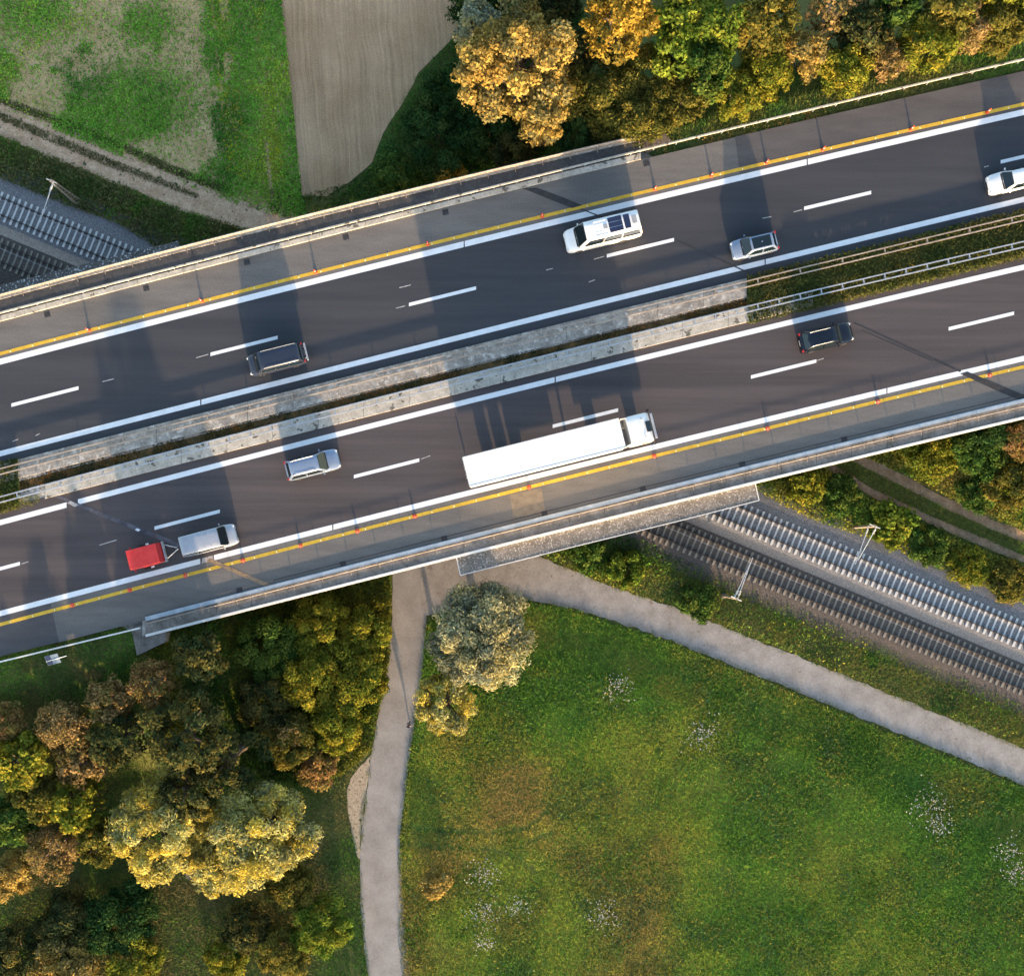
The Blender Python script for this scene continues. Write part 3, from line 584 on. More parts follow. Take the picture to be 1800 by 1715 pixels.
# ---- orange marker posts on the yellow lines
mp_ = MB(); mp_.loft([[(r * math.cos(2 * math.pi * i / 10), r * math.sin(2 * math.pi * i / 10), z) for i in range(10)] for r, z in ((.10, .05), (.085, .2), (.078, .44), (.05, .48))]); mpm = mp_.mesh('marker_body', True); mpm.materials.append(M['orange'])
mb_ = MB(); mb_.loft([[(r * math.cos(2 * math.pi * i / 10), r * math.sin(2 * math.pi * i / 10), z) for i in range(10)] for r, z in ((.19, 0), (.18, .04), (.11, .06))]); mbm = mb_.mesh('marker_foot', True); mbm.materials.append(M['orange'])
mst = MB(); mst.loft([[(r * math.cos(2 * math.pi * i / 10), r * math.sin(2 * math.pi * i / 10), z) for i in range(10)] for r, z in ((.088, .26), (.086, .34))], cap=False); mstm = mst.mesh('reflective_band', True); mstm.materials.append(M['c_white'])
for ln, xs, nm in ((LD, [157, 355, 555, 752, 953, 1151, 1250, 1347, 1446, 1601, 1735], 'upper'), (LP, [127, 228, 326, 427, 528, 628, 729, 930, 1150, 1349, 1543, 1740], 'lower')):
    for i, x in enumerate(xs):
        t = empty('marker_post', roadpt(ln, x, Z2), 0); tag(t, '%s orange marker post from the left on the %s yellow line' % (ORD[i], nm), 'marker post', 'orange marker posts on the yellow lines')
        t.scale = (1.1, 1.1, .8) if nm == 'lower' else (.85, .85, 1.9)
        link('body', mpm, t); link('foot', mbm, t); link('reflective_band', mstm, t)


# ================================================================== CATENARY MASTS AND WIRES
def near_track(ln, x, y, z=RZ):
    xs = np.arange(-300, 2100, 4.0); pts = np.array([railpt(ln, a, z)[:2] for a in xs]); i = int(np.argmin(np.hypot(pts[:, 0] - x, pts[:, 1] - y))); return pts[i], xs[i]
def mast(base_px, ln, label, lattice=True, hgt=6.4, block=True):
    b3 = P(base_px[0], base_px[1], .1); root = empty('catenary_mast', (b3[0], b3[1], 0)); tag(root, label, 'mast', 'catenary masts of the railway')
    (tx, ty), _ = near_track(ln, b3[0], b3[1]); d = Vector((tx - b3[0], ty - b3[1], 0)); dist = d.length; d.normalize(); n = Vector((-d.y, d.x, 0))
    m = MB()
    if lattice:
        for z0 in np.arange(.3, hgt - .05, .6):
            z1 = min(z0 + .6, hgt); w0 = .26 - .16 * z0 / hgt; w1 = .26 - .16 * z1 / hgt
            for a, c in ((1, 1), (1, -1), (-1, -1), (-1, 1)):
                m.tube(d * a * w0 + n * c * w0 + Vector((0, 0, z0)), d * a * w1 + n * c * w1 + Vector((0, 0, z1)), .032, n=4)
            for a, c, e, f in ((1, 1, 1, -1), (1, -1, -1, -1), (-1, -1, -1, 1), (-1, 1, 1, 1)):
                m.tube(d * a * w0 + n * c * w0 + Vector((0, 0, z0)), d * e * w1 + n * f * w1 + Vector((0, 0, z1)), .018, n=4)
    else: m.box((0, 0, hgt / 2), (.16, .20, hgt), math.atan2(d.y, d.x))
    m.build('mast_frame', 'rust_rail', root)
    f = MB(); f.box((0, 0, .12), (1.15, 1.05, .3) if block else (.5, .5, .3), math.atan2(d.y, d.x) + .2, .86); f.build('foundation', 'conc_dark' if block else 'conc_walk', root, bevel=.04)
    zc = 5.15; end = d * dist + Vector((0, 0, zc + .25))
    for k, (zt, off, ze) in enumerate(((hgt - .1, .16, zc + .35), (hgt - .9, -.28, zc + .10))):
        a = MB(); p0 = n * off + Vector((0, 0, zt)); p1 = d * (dist + (.5 if k else -.1)) + Vector((0, 0, ze)) + n * (off * .1)
        a.tube(p0, p1, .042, .035, n=6); a.build('cantilever_arm', 'galv', root)
        q = MB()
        for t in (.10, .13, .16, .19): q.tube(p0.lerp(p1, t), p0.lerp(p1, t + .016), .085, n=8)
        q.build('insulator', 'white_par', root)
    a = MB(); a.tube(d * (dist + .1) + Vector((0, 0, zc + .3)), d * (dist - 1.0) + Vector((0, 0, zc + .12)), .025, n=5); a.build('steady_arm', 'galv', root)
    a = MB(); a.tube(n * -.5 + Vector((0, 0, hgt - .05)), n * .5 + Vector((0, 0, hgt - .05)), .05, n=5).tube(Vector((0, 0, hgt - .05)), n * .3 + d * .3 + Vector((0, 0, hgt - .4)), .03, n=5); a.build('cross_head', 'galv', root)
mast((138, 356), TN, 'lattice catenary mast with dark foundation block beside the upper-left tracks')
mast((1501, 927), TN, 'catenary mast leaning over the pale sleepers right of the bridge', False, block=False)
mast((1272, 1047), TS, 'catenary mast on the weedy strip reaching over the dark track', False, 6.2, block=False)
for ln, lb in ((TN, 'thin overhead contact wire above the pale sleeper track'), (TS, 'thin overhead contact wire above the dark track')):
    m = MB(); xs = np.arange(-300, 2101, 100.)
    for u, v in zip(xs[:-1], xs[1:]):
        a, c = railpt(ln, u), railpt(ln, v); m.tube((a[0], a[1], 5.1), (c[0], c[1], 5.1), .010, n=4)
    tag(m.build('contact_wire', 'galv', None), lb, 'wire', 'railway contact wires')

# solar panel sign on the south-west verge
sp = P(100, 1157, 7.6); sg = empty('verge_panel', (sp[0], sp[1], hz(sp[0], sp[1])), R(14)); tag(sg, 'small blue-grey panel on a thin pole on the lower left verge', 'panel')
zt = 1.5
b = MB(); tl = -.5
b.add([(-.62, -.42, zt), (.55, -.42, zt), (.55, .42, zt + .35), (-.62, .42, zt + .35), (-.62, -.42, zt + .04), (.55, -.42, zt + .04), (.55, .42, zt + .39), (-.62, .42, zt + .39)], [(0, 1, 2, 3), (4, 5, 6, 7), (0, 1, 5, 4), (1, 2, 6, 5), (2, 3, 7, 6), (3, 0, 4, 7)])
b.build('panel', 'panel_blue', sg, bevel=.02)
b = MB(); b.add([(-.60, -.40, zt + .05), (-.12, -.40, zt + .05), (-.12, .40, zt + .385), (-.60, .40, zt + .385)], [(0, 1, 2, 3)]); b.build('cell', 'solar', sg)
MB().tube((-.6, -.04, zt + .24), (1.25, .02, zt + .3), .03).build('crossbar', 'c_white', sg); MB().tube((0, 0, -.1), (0, 0, zt + .2), .05).build('pole', 'galv', sg)

# ================================================================== VEHICLES
def inset_pane(corners, l, r, bt, tp, out=.012, face=None):
    """corners bottom-left, bottom-right, top-right, top-left; thin pane lying proud of that face"""
    A, B, C, D = [Vector(c) for c in corners]
    def q(u, v): return A.lerp(B, u).lerp(D.lerp(C, u), v)
    n = (B - A).cross(D - A).normalized(); out = abs(out)
    if face is not None and n.dot(Vector(face)) < 0: n = -n
    m = MB(); us = np.linspace(l, 1 - r, 4); vs_ = np.linspace(bt, 1 - tp, 3); V = []
    for v in vs_:
        for u in us: V.append(q(u, v) + n * out)
    base = len(V); F = [(j * 4 + i, j * 4 + i + 1, (j + 1) * 4 + i + 1, (j + 1) * 4 + i) for j in range(2) for i in range(3)]
    V += [p - n * (.02 + out) for p in V]; F += [tuple(base + k for k in f[::-1]) for f in F]
    rim = [0, 1, 2, 3, 7, 11, 10, 9, 8, 4]
    F += [(rim[k], rim[(k + 1) % 10], base + rim[(k + 1) % 10], base + rim[k]) for k in range(10)]
    return m.add(V, F)
def wheel(root, x, y, r, wd):
    def ringset(pr): return [[(x + rr * math.cos(2 * math.pi * i / 20), y + yy, r + rr * math.sin(2 * math.pi * i / 20)) for i in range(20)] for rr, yy in pr]
    t = MB(); t.loft(ringset([(r * .62, -wd / 2), (r * .95, -wd / 2), (r, -wd * .36), (r, wd * .36), (r * .95, wd / 2), (r * .62, wd / 2)])); o = t.build('wheel', 'tyre', root, smooth=False)
    sg_ = 1 if y > 0 else -1; q = MB(); q.loft(ringset([(r * .60, sg_ * (wd / 2 - .03)), (r * .58, sg_ * (wd / 2 + .004)), (r * .2, sg_ * (wd / 2 - .01))])); q.build('rim', 'rim', o)
def place(name, px, py, zr, ln, left, label, cat):
    p = P(px, py, DECK + zr); a = road_ang(ln, px) + (math.pi if left else 0); t = empty(name, (p[0], p[1], DECK + .005), a); return tag(t, label, cat)
def car(name, label, cat, px, py, ln, left, L, W, H, col, hood, belt, wb, rf, rr, rb, wr, nose=.62, tail=.8, wheel_r=.33, zb=.20, roof_mat=None, pano=None, rails=False, van=False, rear_glass=True, axle=(.19, .80)):
    """distances wb, rf, rr, rb are measured from the front bumper"""
    t = place(name, px, py, H * .55, ln, left, label, cat); h = W / 2; X = lambda d: L / 2 - d
    st = [(0.0, .70, nose - .10), (.05, .80, nose), (.16, .90, nose + .08), (.42, .965, hood - .05), (.75, .99, hood), (wb - .05, 1.0, belt - .04), (wb + .35, 1.0, belt), (L * .6, 1.0, belt), (L - .55, .985, belt), (L - .20, .95, tail + .08), (L - .05, .90, tail), (L, .84, tail - .12)]
    st = sorted([s_ for s_ in st], key=lambda a: a[0]); rings = []
    for d, wf, zt_ in st:
        w_ = h * wf; x = X(d); zs = max(zb + .22, zt_ - .10)
        if d <= wb and d > .04: k = .80
        else: k = .90
        half = [(w_ * .90, zb), (w_ * .99, zb + .12), (w_, zb + .3 if zs > zb + .42 else (zb + zs) / 2), (w_ * .985, zs - .04), (w_ * .95, zs + .03), (w_ * k, zt_), (w_ * .4, zt_ + (.045 if d > .1 else .0)), (0, zt_ + (.055 if d > .1 else .0))]
        rings.append([(x, -y, z) for y, z in half] + [(x, y, z) for y, z in half[-2::-1]])
    m = MB(); m.loft(rings); m.build('body', col, t, smooth=True, bevel=.012)
    # cabin
    w0 = h * .93; zc0 = belt - .03; zr = H; nr = 6; rings = []
    def cab(d, z, wt):   # arch-shaped ring of the cabin
        x = X(d); e = (z - zc0); half = [(w0 * (.0 + 1.0), zc0), (w0 + (wt - w0) * .75, zc0 + e * .75), (wt, zc0 + e * .93), (wt * .90, z), (wt * .45, z + .022 * (e > .2)), (0, z + .03 * (e > .2))]
        return [(x, -y, zz) for y, zz in half] + [(x, y, zz) for y, zz in half[-2::-1]]
    rings = [cab(wb, zc0 + .02, w0 * .99), cab(rf - .06, zr - .03, wr), cab(rf + .22, zr, wr), cab((rf + rr) / 2, zr + .012, wr), cab(rr - .25, zr - .01, wr * .99), cab(rr, zr - .05, wr * .97), cab(rb, zc0 + .02, w0 * .97)]
    m = MB(); m.loft(rings); m.build('cabin', roof_mat or col, t, smooth=True)
    # glass
    wsb, wst = X(wb), X(rf - .06)
    a = .92
    inset_pane([(wsb, w0 * a, zc0 + .02), (wsb, -w0 * a, zc0 + .02), (wst, -wr * .90, zr - .01), (wst, wr * .90, zr - .01)], .0, .0, .05, .03, .075, (1, 0, 1)).build('windscreen', 'glass', t)
    if rear_glass: inset_pane([(X(rb), -w0 * .88, zc0 + .02), (X(rb), w0 * .88, zc0 + .02), (X(rr), wr * .86, zr - .06), (X(rr), -wr * .86, zr - .06)], .03, .03, .22, .06, .02, (-1, 0, .3)).build('rear_window', 'glass', t)
    nwin = 3 if van else 2
    for sgn in (1, -1):
        f0, f1 = wb + .25 * (rf - wb) + .12, rb - .12; tops = (rf + .10, rr - .12); ks = np.linspace(0, 1, nwin + 1)
        for k0, k1 in zip(ks[:-1], ks[1:]):
            xa, xb = f0 + (f1 - f0) * k0 + .03, f0 + (f1 - f0) * k1 - .03; ta, tb = tops[0] + (tops[1] - tops[0]) * k0 + .03, tops[0] + (tops[1] - tops[0]) * k1 - .03
            yb, yt = sgn * w0, sgn * (w0 + (wr - w0) * .86)
            zt_ = zc0 + (zr - zc0) * .86
            cs = [(X(xb), yb, zc0), (X(xa), yb, zc0), (X(ta), yt, zt_), (X(tb), yt, zt_)] if sgn > 0 else [(X(xa), yb, zc0), (X(xb), yb, zc0), (X(tb), yt, zt_), (X(ta), yt, zt_)]
            if sgn > 0: cs = [cs[1], cs[0], cs[3], cs[2]]
            pn = inset_pane(cs, .02, .02, .16, .02, .055, (0, sgn, .2))
            pn.build('side_window', 'glass', t)
    for sgn in (1, -1):
        MB().box((X(wb + .35), sgn * (h + .10), belt + .05), (.14, .20, .13), sgn * .25, .8).build('mirror', col, t, bevel=.03)
        MB().box((X(.20), sgn * h * .70, nose + .04), (.30, .26, .10), -sgn * .45, .85).build('headlight', 'lamp_clear', t, bevel=.03)
        MB().box((X(L - .06), sgn * h * .80, tail - .02), (.14, .20, .22), 0).build('tail_light', 'lamp_red', t, bevel=.02)
        for ax_ in axle: wheel(t, X(L * ax_), sgn * (h - .095), wheel_r, .21)
    MB().box((X(.02), 0, nose - .16), (.08, W * .42, .14)).build('grille', 'black', t, bevel=.02)
    MB().box((X(L - .02), 0, tail - .25), (.06, .52, .12)).build('number_plate', 'c_white', t)
    MB().box((X(.03), 0, zb + .14), (.12, W * .74, .16)).build('bumper', 'black', t, bevel=.03)
    # wiper cowl
    MB().box((X(wb - .06), 0, belt - .0), (.12, W * .78, .03)).build('cowl', 'black', t, bevel=.01)
    if pano: inset_pane([(X(pano[1]), wr * .80, zr + .02), (X(pano[1]), -wr * .80, zr + .02), (X(pano[0]), -wr * .80, zr + .02), (X(pano[0]), wr * .80, zr + .02)], 0, 0, 0, 0, .02, (0, 0, 1)).build('glass_roof', 'glass', t)
    if rails:
        for sgn in (1, -1): MB().path([Vector((X(rf + .25), sgn * wr * .90, zr + .0)), Vector((X(rf + .45), sgn * wr * .92, zr + .06)), Vector((X(rr - .35), sgn * wr * .92, zr + .05)), Vector((X(rr - .15), sgn * wr * .90, zr - .02))], [.022] * 4).build('roof_rail', 'galv' if rails == 1 else 'black', t)
    return t

car('car', 'small silver-blue hatchback with black glass roof on the upper carriageway', 'car', 1326, 431, LF, True, 4.05, 1.74, 1.55, 'c_blue', .86, .98, .95, 1.62, 3.55, 3.95, .60, pano=(1.72, 3.35), tail=.92)
car('car', 'white car cut off by the right edge of the photo', 'car', 1783, 315, LF, True, 4.6, 1.82, 1.46, 'c_white', .80, .94, 1.25, 2.0, 3.75, 4.4, .60, tail=.92)
t = car('van', 'dark grey van with rear bike rack on the upper carriageway', 'van', 484, 631, LF, True, 5.05, 1.92, 1.95, 'c_grey', 1.02, 1.14, .80, 1.30, 4.75, 4.98, .80, nose=.74, tail=1.1, van=True, rails=1, wheel_r=.34)
MB().box((-2.72, 0, .95), (.16, 1.55, .12)).box((-2.60, .5, .85), (.3, .08, .08)).box((-2.60, -.5, .85), (.3, .08, .08)).build('bike_rack', 'galv', t, bevel=.02)
car('car', 'silver blue estate car alone in the lower carriageway', 'car', 549, 816, LN, False, 4.75, 1.86, 1.66, 'c_blue', .94, 1.03, 1.15, 1.80, 4.25, 4.65, .66, nose=.68, tail=.98, rails=1)
car('car', 'black estate car at the right of the lower carriageway', 'car', 1453, 592, LN, False, 4.75, 1.86, 1.62, 'c_black', .92, 1.02, 1.25, 1.85, 4.05, 4.60, .65, nose=.66, tail=.98, rails=1)
t = car('van', 'silver van towing the red trailer at lower left', 'van', 366, 949, LN, False, 4.9, 1.94, 1.98, 'c_silver2', 1.03, 1.16, .85, 1.38, 4.72, 4.88, .82, nose=.76, tail=1.1, van=True, wheel_r=.34)
for k in range(5): MB().box((.35 - k * .55, 0, 1.995), (.10, 1.25, .02)).build('roof_rib', 'c_silver2', t, bevel=.008)
MB().tube((-2.4, 0, .45), (-2.72, 0, .45), .04).build('tow_bar', 'steel_dark', t)
# white camper minibus with solar panels
t = car('minibus', 'white camper minibus with solar panels on its roof', 'minibus', 1060, 406, LF, True, 6.7, 2.02, 2.75, 'c_white', 1.18, 1.32, 1.00, 1.75, 6.45, 6.68, .84, nose=.86, tail=1.25, van=True, wheel_r=.36, axle=(.155, .74))
Xf = lambda d: 3.35 - d
def onroof(nm, d0, d1, y0, y1, mat, z=2.79, th=.03): return MB().box((Xf((d0 + d1) / 2), (y0 + y1) / 2, z), (d1 - d0, y1 - y0, th)).build(nm, mat, t, bevel=.008)
for y0 in (-.66, -.22, .22): onroof('solar_panel', 3.75, 4.95, y0, y0 + .41, 'solar')
onroof('solar_panel', 5.10, 5.62, -.62, .60, 'solar'); onroof('roof_hatch', 5.80, 6.20, -.36, .32, 'grey', 2.80, .05); onroof('roof_vent', 3.28, 3.62, -.16, .20, 'grey', 2.80, .07)
for y0 in (-.62, -.34, .30, .58): onroof('roof_rib', 2.5, 3.6, y0, y0 + .08, 'c_white', 2.775, .03)

# red tarpaulin trailer
t = place('red_trailer', 258, 977, 1.0, LN, False, 'red tarpaulin-covered trailer hitched behind the silver van', 'trailer')
b = MB(); b.box((0, 0, .62), (3.1, 1.75, .30)); b.build('bed', 'grey', t, bevel=.02)
b = MB(); b.add([(-1.56, -.89, .70), (1.22, -.89, .70), (1.22, .89, .70), (-1.56, .89, .70), (-1.50, -.84, 1.62), (1.18, -.84, 1.66), (1.18, .84, 1.66), (-1.50, .84, 1.62)], [(0, 1, 2, 3), (4, 5, 6, 7), (0, 1, 5, 4), (1, 2, 6, 5), (2, 3, 7, 6), (3, 0, 4, 7)]); b.build('tarpaulin', 'tarp', t, bevel=.04)
b = MB(); b.add([(1.19, -.86, .72), (1.54, -.86, .72), (1.54, .86, .72), (1.19, .86, .72), (1.185, -.83, 1.65), (1.47, -.83, 1.42), (1.47, .83, 1.42), (1.185, .83, 1.65)], [(0, 1, 2, 3), (4, 5, 6, 7), (0, 1, 5, 4), (1, 2, 6, 5), (2, 3, 7, 6), (3, 0, 4, 7)]); b.build('front_flap', 'tarp_d', t, bevel=.02)
MB().box((1.585, 0, .95), (.08, 1.8, .5)).build('front_board', 'galv', t)
for sgn in (1, -1):
    wheel(t, -.15, sgn * .93, .30, .18); MB().tube((1.55, sgn * .62, .5), (2.72, 0, .47), .045).build('drawbar', 'galv', t); MB().box((-.15, sgn * .98, .66), (.85, .24, .05)).build('mudguard', 'black', t, bevel=.02)
    MB().box((-1.35, sgn * .98, .7), (.10, .30, .10)).build('tail_light', 'lamp_red', t); MB().box((.2, sgn * 1.02, .72), (.26, .14, .08)).build('side_marker', 'c_white', t)
MB().box((2.72, 0, .47), (.35, .12, .12)).build('hitch', 'steel_dark', t); MB().tube((2.3, 0, .1), (2.3, 0, .75), .035).build('jockey_wheel', 'steel_dark', t)

# articulated lorry
t = place('articulated_lorry', 984, 789, 3.0, LN, False, 'white articulated lorry with long box trailer in the lower carriageway', 'lorry')
T0 = -8.25; Xt = lambda d: T0 + d         # from the tail
b = MB(); b.box((Xt(6.85), 0, 2.58), (13.6, 2.52, 2.80)); b.build('trailer_box', 'box', t, bevel=.05)
for sgn in (1, -1): MB().box((Xt(6.85), sgn * 1.262, 3.97), (13.56, .03, .06)).build('top_rail', 'galv', t); MB().box((Xt(6.85), sgn * 1.262, 1.22), (13.56, .03, .12)).build('bottom_rail', 'galv', t)
for sgn in (1, -1):
    MB().box((Xt(.02), sgn * .63, 2.58), (.05, 1.22, 2.66)).build('rear_door', 'grey', t, bevel=.01)
    for q in (.25, .5): MB().tube((Xt(-.03), sgn * q, 1.25), (Xt(-.03), sgn * q, 3.9), .022).build('locking_bar', 'galv', t)
    for z in (1.5, 2.6, 3.7): MB().box((Xt(-.01), sgn * 1.22, z), (.10, .10, .16)).build('door_hinge', 'steel_dark', t)
    MB().box((Xt(-.02), sgn * 1.0, .95), (.08, .40, .14)).build('tail_light', 'lamp_red', t)
    MB().box((Xt(9.2), sgn * .85, .62), (.14, .14, 1.15)).build('landing_leg', 'steel_dark', t); MB().box((Xt(6.6), sgn * 1.2, .85), (3.4, .05, .5)).build('side_guard', 'grey', t)
    for d in (2.1, 3.4, 4.7): wheel(t, Xt(d), sgn * 1.03, .50, .38)
    wheel(t, Xt(15.1), sgn * 1.04, .50, .32); wheel(t, Xt(11.5), sgn * .98, .50, .50)
MB().box((Xt(5.5), 0, 1.05), (10.6, .9, .25)).build('trailer_chassis', 'steel_dark', t); MB().box((Xt(.1), 0, .55), (.12, 2.4, .14)).build('underride_bar', 'grey', t); MB().box((Xt(13.2), 0, .80), (5.6, 1.0, .28)).build('tractor_chassis', 'steel_dark', t)
MB().box((Xt(13.95), 0, 1.05), (.7, 2.2, .5)).build('fuel_tank', 'grey', t, bevel=.05)
for y in (-.45, .1, .5): MB().path([Vector((Xt(13.62), y, 1.6)), Vector((Xt(13.85), y + .08, 1.25)), Vector((Xt(14.25), y - .05, 1.75))], [.035] * 3).build('air_line', 'c_white' if y == .5 else 'grey', t)
c0, c1 = 14.22, 16.45
rings = []
for d, wf, zt_ in ((c0, 1.14, 3.72), (c0 + .12, 1.22, 3.82), (c0 + 1.1, 1.235, 3.80), (c0 + 1.7, 1.235, 3.60), (c1 - .28, 1.22, 3.28), (c1 - .12, 1.20, 2.55), (c1, 1.13, 1.55)):
    half = [(wf, .75), (wf, zt_ * .5), (wf * .995, zt_ - .30), (wf * .93, zt_ - .05), (wf * .6, zt_), (0, zt_ + .01)]; rings.append([(Xt(d), -y, z) for y, z in half] + [(Xt(d), y, z) for y, z in half[-2::-1]])
m = MB(); m.loft(rings); m.build('cab', 'c_white', t, smooth=True, bevel=.03)
for sgn in (1, -1):
    MB().add([(Xt(c0 + .0), sgn * 1.10, 1.0), (Xt(c0 - .42), sgn * 1.16, 1.0), (Xt(c0 - .42), sgn * 1.16, 3.5), (Xt(c0 + .0), sgn * 1.10, 3.75), (Xt(c0 + .0), sgn * 1.14, 1.0), (Xt(c0 - .42), sgn * 1.20, 1.0), (Xt(c0 - .42), sgn * 1.20, 3.5), (Xt(c0 + .0), sgn * 1.14, 3.75)], [(0, 1, 2, 3), (4, 5, 6, 7), (0, 1, 5, 4), (1, 2, 6, 5), (2, 3, 7, 6), (3, 0, 4, 7)]).build('side_fairing', 'c_white', t)
    MB().box((Xt(c1 - .05), sgn * 1.42, 2.3), (.16, .26, .62), 0, .9).build('mirror', 'black', t, bevel=.04)
    MB().box((Xt(c1 + .01), sgn * .95, .95), (.14, .36, .22)).build('headlight', 'lamp_clear', t, bevel=.03)
    inset_pane([(Xt(c1 - .45), sgn * 1.222, 1.75), (Xt(c0 + 1.0), sgn * 1.236, 1.75), (Xt(c0 + 1.1), sgn * 1.236, 2.6), (Xt(c1 - .55), sgn * 1.222, 2.6)], 0, 0, 0, 0, .012, (0, sgn, 0)).build('side_window', 'glass', t)
inset_pane([(Xt(c1 - .045), -1.05, 1.75), (Xt(c1 - .045), 1.05, 1.75), (Xt(c1 - .165), 1.05, 2.6), (Xt(c1 - .165), -1.05, 2.6)], 0, 0, 0, 0, .03, (1, 0, .2)).build('windscreen', 'glass', t)
m = MB(); m.add([(Xt(c0 + 1.52), -.46, 3.71), (Xt(c0 + 1.98), -.46, 3.50), (Xt(c0 + 1.98), .46, 3.50), (Xt(c0 + 1.52), .46, 3.71), (Xt(c0 + 1.52), -.46, 3.76), (Xt(c0 + 1.98), -.46, 3.55), (Xt(c0 + 1.98), .46, 3.55), (Xt(c0 + 1.52), .46, 3.76)], [(0, 1, 2, 3), (4, 5, 6, 7), (0, 1, 5, 4), (1, 2, 6, 5), (2, 3, 7, 6), (3, 0, 4, 7)]); m.build('roof_hatch', 'glass', t, bevel=.01)
MB().box((Xt(c1 + .08), 0, 2.72), (.20, 2.2, .06)).build('sun_visor', 'galv', t, bevel=.02)
for y in (-.75, .75): MB().box((Xt(c0 + 1.3), y, 3.79), (.18, .10, .06)).build('marker_lamp', 'grey', t, bevel=.01)

# ================================================================== PERSON on the path
def person(px, py):
    p = P(px, py, .9); root = empty('person', (p[0], p[1], .035), R(60)); tag(root, 'person in dark clothes walking along the asphalt path beside the willow', 'person')
    V = [(0, 0, .95), (0, 0, 1.15), (.02, 0, 1.38), (.03, 0, 1.50), (.06, 0, 1.60), (.07, 0, 1.70),
         (0, .10, .90), (.14, .11, .50), (.06, .11, .10), (.20, .11, .05), (0, -.10, .90), (-.06, -.11, .50), (-.28, -.11, .14), (-.16, -.11, .05),
         (.02, .19, 1.40), (-.08, .25, 1.14), (.06, .27, .93), (.10, .27, .85), (.02, -.19, 1.40), (.10, -.25, 1.14), (.26, -.25, .99), (.33, -.24, .95)]
    E = [(0, 1), (1, 2), (2, 3), (3, 4), (4, 5), (0, 6), (6, 7), (7, 8), (8, 9), (0, 10), (10, 11), (11, 12), (12, 13), (2, 14), (14, 15), (15, 16), (16, 17), (2, 18), (18, 19), (19, 20), (20, 21)]
    r = [.15, .14, .15, .06, .09, .085, .10, .065, .05, .04, .10, .065, .05, .04, .075, .055, .04, .035, .075, .055, .04, .035]
    me = bpy.data.meshes.new('body'); me.from_pydata(V, E, []); o = link('body', me, root)
    m = o.modifiers.new('skin', 'SKIN'); o.modifiers.new('sub', 'SUBSURF').levels = 1; o.modifiers['sub'].render_levels = 1
    for i, sv in enumerate(me.skin_vertices[0].data): sv.radius = (r[i], r[i]); sv.use_root = (i == 0)
    dg = bpy.context.evaluated_depsgraph_get(); me2 = bpy.data.meshes.new_from_object(o.evaluated_get(dg)); o.modifiers.clear(); o.data = me2
    me2.materials.clear()
    for k in ('cloth', 'cloth2', 'skin'): me2.materials.append(M[k])
    for f in me2.polygons:
        c = f.center; f.use_smooth = True
        f.material_index = 2 if c.z > 1.49 or (abs(c.y) > .2 and c.z < 1.0 and c.z > .8 and c.x > .04) else (1 if c.z > .95 else 0)
    hb = MB(); hb.loft([[(.05 + rr * math.cos(2 * math.pi * i / 12), rr * .9 * math.sin(2 * math.pi * i / 12), z) for i in range(12)] for rr, z in ((.105, 1.66), (.112, 1.72), (.085, 1.78), (.03, 1.805))]); hb.build('hair', 'hair', root, smooth=True)
    MB().box((-.17, 0, 1.28), (.16, .28, .40)).build('backpack', 'cloth', root, bevel=.05)
person(720, 1273)
#PART3
# ================================================================== VEGETATION
PAL = {
 'dark':   [(.022, .060, .018), (.036, .085, .026), (.05, .10, .028), (.065, .105, .028)],
 'green':  [(.040, .090, .020), (.060, .115, .024), (.085, .140, .028), (.11, .15, .03)],
 'bright': [(.090, .155, .022), (.130, .190, .028), (.18, .225, .03), (.21, .22, .03)],
 'olive':  [(.085, .095, .022), (.125, .125, .028), (.17, .155, .032), (.21, .17, .035)],
 'ygreen': [(.10, .135, .020), (.155, .18, .024), (.22, .22, .028), (.28, .24, .030)],
 'gold':   [(.27, .195, .055), (.36, .265, .07), (.44, .32, .09), (.38, .25, .06), (.22, .19, .075)],
 'orange': [(.27, .180, .030), (.36, .245, .040), (.41, .275, .045), (.23, .185, .04)],
 'brown':  [(.20, .140, .055), (.28, .195, .078), (.34, .23, .095), (.20, .165, .05)],
 'rust':   [(.24, .140, .055), (.31, .185, .075), (.24, .185, .055), (.17, .15, .045)],
 'silver': [(.24, .27, .19), (.33, .35, .23), (.42, .40, .22), (.48, .43, .20)],
 'silvery':[(.32, .33, .15), (.44, .42, .15), (.56, .48, .12), (.62, .50, .09)],
 'dolive': [(.040, .060, .024), (.060, .075, .028), (.090, .090, .030), (.12, .105, .03)],
}
def unit(n, rng):
    v = rng.normal(size=(n, 3)); return v / np.linalg.norm(v, axis=1)[:, None]
def leaf_quads(p, nrm, Ln, Wd, rng, droop=0.0):
    n = len(p); t = unit(n, rng); t -= nrm * (t * nrm).sum(1)[:, None]; t[:, 2] -= droop; t /= np.linalg.norm(t, axis=1)[:, None] + 1e-9
    u = np.cross(nrm, t); u /= np.linalg.norm(u, axis=1)[:, None] + 1e-9
    l = (Ln * rng.uniform(.65, 1.35, n))[:, None]; w_ = (Wd * rng.uniform(.7, 1.3, n))[:, None]
    V = np.empty((n, 4, 3)); V[:, 0] = p - t * l * .5; V[:, 1] = p + u * w_ * .5 + nrm * w_ * .12; V[:, 2] = p + t * l * .5 - nrm * l * .10; V[:, 3] = p - u * w_ * .5 + nrm * w_ * .12
    return V.reshape(-1, 3), np.arange(n * 4).reshape(n, 4)
